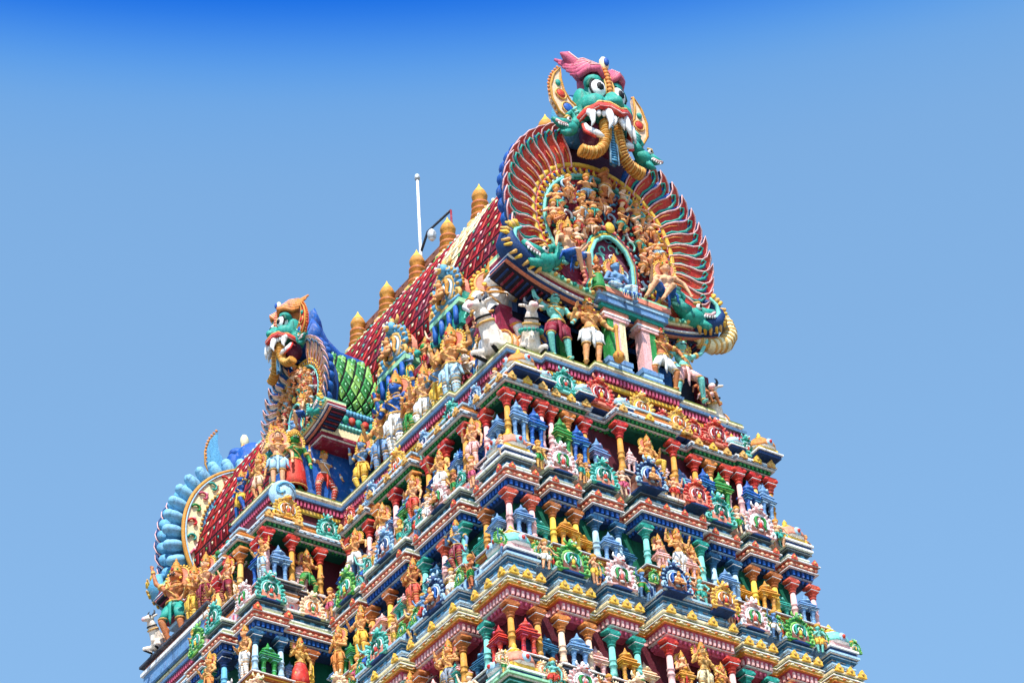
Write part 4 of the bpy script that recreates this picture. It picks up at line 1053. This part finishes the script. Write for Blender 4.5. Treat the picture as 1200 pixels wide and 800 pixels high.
for sx in (-1,1):
    n=len(sec); ys=(-2.72,2.36)
    for i in range(n-1):
        b.add([(sx*sec[i][0],ys[0],sec[i][1]),(sx*sec[i][0],ys[1],sec[i][1]),(sx*sec[i+1][0],ys[1],sec[i+1][1]),(sx*sec[i+1][0],ys[0],sec[i+1][1])],[(0,1,2,3)],'black',True)
out=[(x,z) for x,z in sec]+[(-x,z) for x,z in sec[1:]][::-1]
b.plate(out,-2.71,-2.70,'maroon'); b.plate(out,2.36,2.37,'sky')
roof=tput('roof',b,tower); tag(roof,'steep vaulted roof covered in red studded tiles')
rr=random.Random(5)
def redc(i,j):
    y=-2.7+5.06*j/50
    if -1.72<y<-1.42 and 1<i<8 and (i+j)%7: return ('cream','palegold')
    if -1.82<y<-1.35 and 2<i<6: return ('cream','white')
    return (('roofred','roofred','roofred2','crimson','roofred')[rr.randrange(5)], ('green','pink','teal','cream')[(i+j)%4])
b=MB()
for sx in (-1,1): tiled(b,[(sx*x,z) for x,z in sec],-2.7,2.36,50,redc)
put('tiles',b,roof)
b=MB()   # ridge cap and beaded edge
b.tube([(0,-2.7,2.6),(0,2.6,2.6)],.045,'ltblue',8)
for j in range(90):
    y=-2.66+5.26*j/89
    b.ell((-.70,y,1.02),(.035,.03,.035),'ochre' if j%2 else 'gold',7,5)
    if j%3==0: b.ell((-.04,y,2.63),(.04,.035,.03),('mint','pink','ltblue')[j//3%3],6,4)
put('edge_beading',b,roof)
# neck below the roof
b=MB(); b.box(-.6,.6,-2.6,2.6,-.01,.98,'blue'); b.box(-.66,.66,-2.62,2.3,.9,1.0,'navy')
for z0,z1,w,m in ((.74,.78,.72,'ltblue'),(.78,.84,.76,'crimson'),(.84,.87,.74,'white'),(.87,.93,.70,'teal')): b.box(-w,w,-2.66,2.64,z0,z1,m)
neck=tput('neck_wall',b,tower)
b=MB()
for j in range(60):
    y=-2.6+5.2*j/59; b.ell((-.75,y,.97),(.03,.032,.03),('red','green','teal')[j%3],8,5)
for j in range(20):
    y=-2.5+5.0*j/19; b.box(-.66,-.6,y-.03,y+.03,0,.74,('navy','salmon','sky')[j%3])
put('frieze',b,neck)
# finials on the ridge
b=MB(); b.lathe([(.09,-.08),(.13,-.03),(.12,.02),(.07,.05),(.05,.07),(.085,.085),(.085,.11),(.05,.125),(.04,.14),(.075,.155),(.075,.18),(.045,.195),(.04,.205),(.072,.22),(.072,.245),(.045,.26),(.04,.275),(.062,.30),(.066,.33),(.05,.37),(.03,.40),(.012,.43),(.002,.46)],'gold',14,mats=['palegold']*4+['gold','ochre','gold','gold','gold','ochre','gold','gold','gold','ochre','gold','gold','gold','gold','gold','yellow','yellow','yellow'])
fm=b.mesh('finial')
for i in range(-2,8):
    y=-1.2223+.4761*i
    tput('finial',fm,roof,(0,y,2.58),0,1.0 if i!=8 else .95)
# small crested dormers standing on the roof slope
for y,z,k,lb in ((-1.86,1.0,1.65,'small blue and gold crested dormer on the red roof, nearer the front'),(-1.12,.98,1.6,'small blue and gold crested dormer on the red roof, nearer the green roof')):
    o=tput('small_dormer',crest_mesh(1),tower,(-.80,y,z),-pi/2,(k*.92,k,k*.98),{'teal':'sky','aqua':'palegold','dkgreen':'gold','red':'pink'})
    o['label']=lb
    b=MB(); b.lathe([(.16,0),(.16,.34)],'salmon',18,(0,0,.16),axis='y'); b.box(-.17,.17,0,.3,-.2,.1,'teal'); b.box(-.2,.2,-.03,.3,-.04,.0,'mint')
    for i in range(16): b.ell((.175*cos(pi*i/15),.03,.16+.175*sin(pi*i/15)),.02,'gold',6,4)
    for j in (-.14,-.05,.05,.14): b.lathe([(.02,-.2),(.02,-.05)],'blue',8,(j,-.02,0))
    q=put('side_vault',b,o); q.scale=(1/(k*.92),1/k,1/(k*.98))
for i in range(13):   # little figures crowding the lower edge of the roof
    y=-2.45+.165*i
    f_=tput('relief_figure',body_mesh(PO[i*3%8]),neck,(-.74-.03*(i%2),y,.72),-pi/2+.5*sin(i*5),(.36,.34,.3),{'skin':('skin','slate','skin2','aqua','skin3','peach')[i%6]})
    put('clothing',cloth_mesh(PO[i*3%8],'short'),f_,ov={'red':('teal','red','yellow','blue','white')[i%5]}); put('crown',crown_mesh('tall'),f_)
    if i%2: put('halo',halo_mesh(),f_)
# green tiled side roof over the projecting bay
gs=[(v.x,v.y) for v in catmull([(0,1.56,0),(.1,1.5,0),(.24,1.33,0),(.34,1.1,0),(.38,.9,0),(.35,.78,0)],11)]
MG=Matrix.Translation((0,YC,0))@Matrix.Rotation(-pi/2,4,'Z')   # local y -> world x ; local x -> -world y
b=MB(); b.M=MG
for sx in (-1,1):
    for i in range(len(gs)-1):
        b.add([(sx*gs[i][0],-1.14,gs[i][1]),(sx*gs[i][0],-.3,gs[i][1]),(sx*gs[i+1][0],-.3,gs[i+1][1]),(sx*gs[i+1][0],-1.14,gs[i+1][1])],[(0,1,2,3)],'black',True)
gr=tput('side_roof',b,tower); tag(gr,'green diamond tiled vault joining the side gable to the red roof')
b=MB(); b.M=MG
tiled(b,[(-x,z) for x,z in gs],-1.16,-.3,10,lambda i,j:(('green','lime','green')[(i*3+j)%3],'mint'),diag=True); tiled(b,gs,-1.16,-.3,10,lambda i,j:(('green','lime')[(i*3+j)%2],'mint'),diag=True)
put('tiles',b,gr)
b=MB(); b.M=MG
rp=[(0,-1.42,2.02),(0,-1.3,1.93),(0,-1.1,1.72),(0,-.9,1.6),(0,-.6,1.56),(0,-.3,1.58)]
b.tube([(0,-1.16,1.62),(0,-1.08,1.6),(0,-1.0,1.56),(0,-.85,1.52),(0,-.3,1.5)],[.2,.17,.13,.09,.08],'blue',12)
b.tube([(0,-1.14,1.82),(0,-1.06,1.76),(0,-.98,1.64)],[.14,.1,.05],'blue',10)
for j in range(20):
    for sx in (-1,1): b.ell((sx*(gs[1][0]+.03),-1.12+.72*j/19,1.5),(.02,.022,.018),'white' if j%2 else 'red',5,4)
put('ridge_cap',b,gr)
b=MB(); b.M=MG
for j in range(26):
    y=-1.12+.72*j/25
    for sx in (-1,1):
        b.ell((sx*.37,y,.76),(.028,.024,.028),'sky',6,4)
        b.ell((sx*.40,y,.60),(.02,.022,.02),'aqua',6,4)
        if j%2==0: b.ell((sx*.39,y,.68),(.022,.032,.036),'red' if j%4 else 'teal',8,5)
b.box(-.36,.36,-1.12,-.5,.57,.78,'navy')
b.box(-.40,.40,-1.2,-.5,.57,.60,'teal'); b.box(-.40,.40,-1.21,-.5,.50,.57,'cream'); b.box(-.405,.405,-1.22,-.5,.475,.50,'crimson'); b.box(-.395,.395,-1.21,-.5,.465,.475,'white'); b.box(-.385,.385,-1.2,-.5,.44,.465,'crimson')
put('eave',b,gr)
b=MB(); b.M=MG; b.box(-.25,.25,-1.26,-.5,-.01,.45,'blue')
put('wall',b,gr)

# porch under the great gable
b=MB()
for x0,x1,m in ((-.20,-.15,'green'),(-.15,-.10,'pink'),(-.10,-.05,'cream'),(.09,.16,'pink'),(.16,.21,'green')): b.box(x0,x1,-2.95,-2.87,.1,.44,m)
for x0,x1 in ((-.23,-.02),(.06,.24)):
    b.box(x0,x1,-2.96,-2.84,.0,.03,'slate'); b.box(x0+.01,x1-.01,-2.955,-2.84,.03,.06,'ltblue'); b.box(x0,x1,-2.96,-2.84,.06,.1,'slate')
    b.box(x0,x1,-2.96,-2.84,.44,.465,'pink'); b.box(x0-.01,x1+.01,-2.965,-2.84,.465,.48,'white'); b.box(x0,x1,-2.96,-2.84,.48,.52,'salmon')
for z0,z1,w,y,m in ((.52,.55,.27,-2.97,'teal'),(.55,.60,.30,-2.99,'slate'),(.60,.63,.31,-3.0,'ltblue'),(.63,.67,.32,-3.01,'salmon'),(.67,.685,.32,-3.01,'mint')): b.box(.01-w,.01+w,y,-2.8,z0,z1,m)
tput('porch',b,tower)
b=MB()   # dark recess walls behind the front statues
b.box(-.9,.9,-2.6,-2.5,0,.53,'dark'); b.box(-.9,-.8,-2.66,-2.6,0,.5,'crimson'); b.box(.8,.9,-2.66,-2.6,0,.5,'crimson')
for x in (-.5,.42): b.box(x-.12,x+.12,-2.68,-2.6,0,.42,'blue')
b.box(-.46,-.38,-2.72,-2.64,0,.36,'green'); b.box(.3,.38,-2.72,-2.64,0,.36,'green')
tput('recess_wall',b,tower)

# ------------------------------------------------------------------ mast, walkway, lamp on the ridge
t=empty('mast',(.1,-.18,2.66)); tag(t,'thin white mast rising from the roof ridge behind the finials','mast')
b=MB(); b.lathe([(.017,0),(.015,.5),(.011,1.25)],'white',8); b.lathe([(.02,1.25),(.026,1.27),(.02,1.3)],'steel',8); put('pole',b,t)
b=MB(); b.tube([(0,0,.45),(.02,-.09,.62),(.04,-.42,.62)],.012,'dgrey',6); b.tube([(.04,-.42,.62),(.04,-.42,.25)],.01,'crimson',6); put('bracket',b,t)
b=MB(); b.lathe([(.012,.0),(.03,-.02),(.04,-.05),(.035,-.09),(.015,-.11)],'steel',10); b.ell((0,0,-.1),(.025,.025,.02),'white',8,5); put('lamp',b,t,(.02,-.15,.6))
t=empty('walkway',(.05,-.1,2.66)); tag(t,'narrow rusty walkway running behind the finials along the roof ridge','walkway')
b=MB(); b.box(.02,.16,-.5,.9,.20,.225,'brown')
for j in range(12): b.box(.0,.18,-.48+.12*j,-.45+.12*j,.225,.235,'ochre')
b.box(.0,.02,-.5,.9,.18,.25,'brown'); put('deck',b,t)
for y in (-.45,.2,.85): 
    b=MB(); b.tube([(.02,y,-.1),(.02,y,.28)],.012,'blue',6); put('post',b,t)

# ------------------------------------------------------------------ bulls
def bull_meshes():
    if 'bull' in _c: return
    pr=[('e',(0,.02,.13),(.12,.2,.11)),('e',(0,-.1,.17),(.1,.1,.13)),('e',(0,.14,.17),(.11,.1,.12)),('e',(0,-.03,.3),(.045,.07,.05)),
        ('c',(0,-.12,.22),(0,-.24,.4),.09,.06),('e',(0,-.27,.47),(.055,.065,.055)),('c',(0,-.29,.46),(0,-.38,.41),.045,.034),('e',(0,-.385,.405),(.036,.03,.03)),
        ('c',(-.05,-.26,.49),(-.11,-.25,.5),.018,.014),('c',(.05,-.26,.49),(.11,-.25,.5),.018,.014),('c',(0,-.2,.3),(0,-.2,.16),.035,.03),
        ('c',(-.07,-.12,.1),(-.1,-.25,.045),.045,.03),('c',(-.1,-.25,.04),(-.07,-.14,.02),.028,.02),('c',(.07,-.12,.1),(.1,-.25,.045),.045,.03),('c',(.1,-.25,.04),(.07,-.14,.02),.028,.02),
        ('c',(-.1,.12,.1),(-.13,-.02,.05),.06,.032),('c',(.1,.12,.1),(.13,-.02,.05),.06,.032),('c',(-.13,-.02,.05),(-.12,-.09,.02),.03,.022),('c',(.13,-.02,.05),(.12,-.09,.02),.03,.022)]
    def rc(c):
        x,y,z=c
        if z<.02: return 'black'
        if math.hypot(x-.09,(y-.08))<.06 and z>.15: return 'black'
        if math.hypot(x+.09,(y+.02))<.05 and z>.2: return 'black'
        if y<-.39: return 'pink'
        if math.hypot(abs(x)-.045,z-.5)<.022 and y<-.25 : return 'dgrey'
        return None
    _c['bull']=sculpt(pr,.009,'bull','bull_body',rc)
    b=MB(); sd=1; b.tube([(sd*.035,-.25,.515),(sd*.06,-.245,.55),(sd*.055,-.24,.59),(sd*.035,-.24,.61)],[.018,.015,.01,.003],'dgrey',8)
    _c['horn']=b.mesh('horns')
    b=MB()
    for z,y,r,m in ((.37,-.225,.067,'black'),(.33,-.2,.078,'palegold')):
        b.tube([(r*cos(a*pi/8),y+r*sin(a*pi/8)*.8,z+.45*r*sin(a*pi/8)) for a in range(16)],.010,m,6,closed=True)
    _c['collar']=b.mesh('collar')
    b=MB()
    for a in range(16): b.ell((.1*cos(a*pi/8),-.17+.1*sin(a*pi/8),.27+.05*sin(a*pi/8)),.02,'teal',6,4)
    _c['garland']=b.mesh('garland')
    b=MB(); b.lathe([(.105,-.07),(.13,-.06),(.14,.0),(.13,.06),(.105,.07)],'peach',16,(0,.03,.19),axis='y')
    for y in (-.035,.035,.09): b.tube([(.142*cos(a*pi/9),y,.19+.142*sin(a*pi/9)) for a in range(18)],.009,'orange' if y>0 else 'gold',5,closed=True)
    _c['blanket']=b.mesh('blanket')
    b=MB()
    b.ell((.045,-.312,.475),(.012,.012,.014),'black',8,5)
    _c['beyes']=b.mesh('eyes')
def bull(label,loc,rot,h,flip=1,gar=False):
    bull_meshes(); t=empty('bull_statue',loc,rot,(h*flip,h,h)); tag(t,label,'bull statue','white bull statues on the upper platform')
    put('body',_c['bull'],t); [put('horn',_c['horn'],t,sc=(q,1,1)) for q in (-1,1)]; put('collar',_c['collar'],t); gar and put('garland',_c['garland'],t); put('blanket',_c['blanket'],t); [put('eye',_c['beyes'],t,sc=(q,1,1)) for q in (-1,1)]
bull('white bull with black collar lying at the near platform corner, facing left',(-.88,-2.62,-.01),R(-72),.84)
bull('white bull with teal bead garland lying beside the near corner, facing front',(-.72,-2.70,-.01),R(-22),.76,1,True)
bull('white bull with dark spotted face at the right end of the front platform',(.92,-2.66,-.05),R(-40),.7)
bull('small white bull at the far left corner in front of the brown giant',(-.97,2.24,.22),R(-70),.6)
# raised step of the far corner
b=MB(); b.box(-1.03,-.6,1.35,2.45,0,.12,'slate'); b.box(-1.05,-.6,1.33,2.47,.12,.15,'white'); b.box(-1.02,-.6,1.36,2.44,.15,.2,'salmon'); b.box(-1.06,-.6,1.32,2.48,.2,.22,'dgrey')
tput('far_step',b,tower)

# ------------------------------------------------------------------ large statues on the upper platform
G='large painted statues on the upper platform'
st=lambda *a,**k: statue(*a,group=G,**k)
st('giant white skinned demon raising one arm beneath the left end of the front gable',(-.84,-2.52,.02),R(-30),.86,'raiseR','white','hotpink','short','tall',True,True,trim='gold')
st('teal skinned warrior with red sash reaching up under the left end of the gable',(-.58,-2.86,.0),R(-12),.56,'raiseL','aqua','crimson','short','tall',True,True)
st('gold skinned guardian in white shorts leaning on a club, left of the porch',(-.34,-2.92,.0),R(-14),.54,'guard','skin','white','short','tall',True,True,club=True)
st('gold skinned guardian in white shorts standing right of the porch columns',(.26,-2.93,.0),R(-8),.5,'dance','skin3','white','short','tall',True,True)
st('teal skinned warrior with pink sash stepping out under the right gable curl',(.50,-2.87,.0),R(-8),.54,'raiseR','aqua','pink','short','tall',True,True)
st('small pale statue between the white bulls at the near corner',(-.80,-2.60,.0),R(-35),.42,'sway','skin2','teal','short','round',False)
st('small peach statue peering out right of the second white bull',(-.66,-2.72,.0),R(-10),.36,'pray','skin2','orange','short','round',False)
st('small brown statue crouching between right teal warrior and right bull',(.68,-2.82,.0),R(5),.3,'recl','skin3','pink','short','round',False)
W_=[(-2.07,.6,'four','skin','ltblue','long','tall statue in blue banded trousers nearest the corner on the left platform'),
    (-1.90,.5,'stand','slate','yellow','long','blue skinned statue in yellow trousers behind the tallest platform statue'),
    (-1.70,.5,'sway','skin2','white','long','peach skinned statue in white banded trousers under the left small dormer'),
    (-1.52,.46,'pray','skin','green','long','gold statue with joined hands in green trousers on the left platform'),
    (-1.33,.66,'four','blue','white','long','tall blue faced statue with golden crown on the left platform'),
    (-1.12,.5,'guard','skin','slate','long','bare chested gold statue in slate trousers left of the blue faced one'),
    (-.84,.44,'sway','slate','yellow','long','dark blue statue in striped yellow trousers in the inner corner of the side bay')]
for y,h,po,sk_,cl,ki,lb in W_: st(lb,(-.93,y,.0),R(-75+rr.uniform(-12,12)),h,po,sk_,cl,ki)
for y,h,po,sk_,cl,lb in ((-2.25,.46,'pray','white','blue','white skinned statue squeezed between the demon and the tall striped statue'),(-2.0,.42,'stand','white','crimson','small pale statue in crimson cloth under the roof edge near the corner'),(-1.42,.42,'guard','skin2','blue','peach statue with blue sash behind the blue faced statue')): st(lb,(-.76,y,.12),R(-60),h,po,sk_,cl,'long')
YB=YC-.303
st('gold dancer in bright red trousers with raised arm against the blue wall',(-1.11,YB+.06,.0),R(6),.43,'dance','skin','red','long','tall',trim='white')
st('green skinned statue in a long red skirt against the blue wall',(-1.36,YB+.05,.0),R(-10),.5,'stand','green','red','skirt','round',True,True)
st('gold guardian in pale blue shorts at the corner of the side bay',(-1.5,YB+.05,.0),R(-30),.47,'stand','skin2','ltblue','short','hair')
st('small gold statue leaning out at the front edge of the side bay',(-1.53,YB+.28,.02),R(-80),.36,'sway','skin','peach','short','tall')
st('blue and gold statue on the side bay front edge before the far red roof',(-1.53,YB+.55,.02),R(-85),.36,'raiseR','blue','yellow','short','tall')
st('giant brown skinned demon in teal shorts raising one arm at the far left corner',(-.98,2.02,.22),R(-62),.68,'raiseL','skin3','teal','short','tall',True,True)
for y,h,po,sk_,cl,lb in ((1.72,.5,'pray','skin','yellow','gold statue in yellow banded trousers beside the brown giant'),(1.52,.5,'stand','skin2','crimson','gold statue in crimson trousers standing second from the brown giant'),(1.3,.48,'sway','skin','orange','gold statue in orange cloth before the far red roof'),(1.08,.45,'guard','skin','peach','pale gold guardian before the far red roof, nearest the side bay')): st(lb,(-.97,y,.0 if y<1.35 else .22),R(-75),h,po,sk_,cl,'long')
# scroll block at the corner of the side bay
b=MB(); b.ell((0,0,.1),(.1,.05,.11),'ltblue',14,8)
for k in range(4): b.tube(spiral(0,.1,.09-.02*k,.02,k*.8,3.5,12,-.05),.008,'sky',5)
o=tput('scroll_block',b,tower,(-1.52,YB-.05,-.22),R(-30)); 

# ------------------------------------------------------------------ smaller statues in the storeys
SG='small painted statues in the storey niches'
def nst(label,n,face,a,d,h,pose,skin,cloth,kind='long',inset=.07,**k):
    p,r=face_pt(face,n,a,d,inset,STZ[n][0]-STY[n]['cap'][1]); statue(label,p,r+R(k.pop('tw',0)),h,pose,skin,cloth,kind,group=SG,**k)
nst('gold statue in bright yellow trousers seated in the middle niche of the top storey',2,'N',0,.05,.34,'seat','skin','yellow',inset=.05)
nst('gold statue in white skirt with red back plate, centre niche under the vermilion cornice',3,'N',.02,.08,.34,'four','skin','white',inset=.04)
nst('gold statue beside a green banner in the centre niche under the yellow cornice',4,'N',0,.08,.36,'guard','palegold','cream',inset=.04)
nst('small pink skinned attendant left of the white skirted statue',3,'N',-.12,.08,.26,'pray','skin2','pink',inset=.06)
nst('small gold attendant right of the white skirted statue',3,'N',.15,.08,.26,'stand','skin','orange',inset=.06)
nst('small orange attendant right of the green banner statue',4,'N',.16,.08,.27,'sway','skin3','orange',inset=.06)
nst('small pink attendant left of the green banner statue',4,'N',-.15,.08,.27,'pray','skin2','red',inset=.06)
WS=[(2,-2.60,'sway','skin2','pink','pink draped statue on the left face of the top storey, close to the corner'),(2,-2.2,'guard','skin','white','gold statue in white trousers on the left face, second in the top storey'),
    (2,-1.85,'stand','skin2','red','peach statue in red on the left face, third in the top storey'),(2,-1.45,'pray','skin','pink','gold statue in pink, fourth along the left face of the top storey'),(2,-1.08,'dance','skin','white','dancing gold statue in white, nearest the side bay in the top storey'),
    (3,-2.55,'sway','slate','crimson','grey skinned statue in crimson trousers beside the corner columns, vermilion storey'),(3,-2.02,'stand','skin3','vermilion','orange skinned statue in vermilion trousers, middle of the left face'),(3,-1.35,'guard','skin','yellow','gold statue in yellow on the left face of the vermilion storey'),
    (3,-1.05,'pray','skin','orange','gold statue in orange standing next to the side bay, vermilion storey'),
    (4,-2.6,'four','skin','grey','gold statue in grey striped trousers on left face of the pink toothed storey'),(4,-2.15,'stand','skin','green','gold statue in green, second along the left face of the pink toothed storey'),(4,-1.6,'sway','skin2','red','peach statue in red low on the left face of the pink toothed storey')]
for n,y,po,sk_,cl,lb in WS: nst(lb,n,'W',y,.04,.33 if n==2 else .35,po,sk_,cl,inset=.03,tw=20)
X3=-(1+STZ[3][1]); X2=-(1+STZ[2][1]); X4=-(1+STZ[4][1])
nst('statue in green striped trousers raising one hand, right part of the side bay, top storey',2,'T',X2-.17,.0,.34,'dance','skin3','green',inset=.06)
nst('golden woman in a long red skirt on the side bay under the vermilion cornice',3,'T',X3-.16,.02,.36,'sway','palegold','red','skirt',inset=.05)
nst('golden guardian at the outer corner of the side bay, top storey',2,'B',YB-.06,.0,.34,'guard','skin','ltblue',inset=.03)
nst('golden guardian at the outer corner of the side bay, vermilion storey',3,'B',YB-.08,.0,.38,'stand','skin','white',inset=.02)
nst('gold statue in orange trousers on the side bay front, vermilion storey',3,'B',YB+.3,.05,.34,'guard','skin','orange',inset=.0)
nst('peach dancing statue on the side bay front, top storey',2,'B',YB+.3,.05,.32,'dance','skin2','crimson',inset=.0)
#@@B
# ------------------------------------------------------------------ camera, light, sky
f,yaw,pit,rol=3047.9,.624,.6467,-.0716
C=Vector((-9.1258,-14.1981,-10.5362))
F=Vector((sin(yaw)*cos(pit),cos(yaw)*cos(pit),sin(pit))); Rt=Vector((cos(yaw),-sin(yaw),0)); U=Rt.cross(F)
R2=Rt*cos(rol)+U*sin(rol); U2=-Rt*sin(rol)+U*cos(rol)
cd=bpy.data.cameras.new('camera'); cam=bpy.data.objects.new('camera',cd); COL.objects.link(cam)
cd.sensor_width=36; cd.lens=f/1200*36; cd.clip_end=20000; cd.clip_start=.5
M=Matrix(((R2.x,U2.x,-F.x,0),(R2.y,U2.y,-F.y,0),(R2.z,U2.z,-F.z,0),(0,0,0,1)))
cam.matrix_world=Matrix.Translation((C.x*S,C.y*S,C.z*S+Z0))@M
scn.camera=cam
SUN_EL=R(55); SUN_AZ=R(40)     # azimuth of the sun, measured from -Y towards -X
d=Vector((-sin(SUN_AZ)*cos(SUN_EL),-cos(SUN_AZ)*cos(SUN_EL),sin(SUN_EL)))
sl=bpy.data.lights.new('sun','SUN'); sl.energy=4.1; sl.angle=R(.5); sl.color=(1,.95,.87)
so=bpy.data.objects.new('sun',sl); COL.objects.link(so); so.rotation_euler=d.to_track_quat('Z','Y').to_euler()
w=bpy.data.worlds.new('World'); scn.world=w; w.use_nodes=True; nt=w.node_tree; N=nt.nodes; L=nt.links
bg=N['Background']; sk=N.new('ShaderNodeTexSky'); sk.sky_type='NISHITA'; sk.sun_disc=False; sk.sun_elevation=SUN_EL
sk.sun_rotation=math.atan2(d.x,d.y); sk.altitude=50; sk.air_density=1; sk.dust_density=.6; sk.ozone_density=2.0
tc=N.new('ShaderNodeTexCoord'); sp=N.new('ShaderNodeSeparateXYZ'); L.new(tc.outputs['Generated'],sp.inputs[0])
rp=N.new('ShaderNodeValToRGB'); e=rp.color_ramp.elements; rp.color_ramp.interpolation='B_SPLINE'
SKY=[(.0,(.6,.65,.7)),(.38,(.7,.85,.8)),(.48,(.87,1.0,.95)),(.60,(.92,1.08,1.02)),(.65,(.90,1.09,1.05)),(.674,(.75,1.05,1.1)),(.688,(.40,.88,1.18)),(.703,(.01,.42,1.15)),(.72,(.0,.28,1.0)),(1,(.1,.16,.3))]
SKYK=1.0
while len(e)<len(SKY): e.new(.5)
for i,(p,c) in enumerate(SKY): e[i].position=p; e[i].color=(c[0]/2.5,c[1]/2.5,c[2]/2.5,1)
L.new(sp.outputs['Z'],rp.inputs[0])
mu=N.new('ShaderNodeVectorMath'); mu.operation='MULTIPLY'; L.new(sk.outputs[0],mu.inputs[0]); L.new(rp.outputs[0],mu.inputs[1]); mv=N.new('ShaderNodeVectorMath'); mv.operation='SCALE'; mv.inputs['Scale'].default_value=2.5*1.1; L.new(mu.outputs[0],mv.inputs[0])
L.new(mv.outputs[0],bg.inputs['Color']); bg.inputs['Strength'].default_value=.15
vs=scn.view_settings; vs.view_transform='Standard'; vs.look='None'; vs.exposure=.78; vs.gamma=1; vs.use_curve_mapping=False
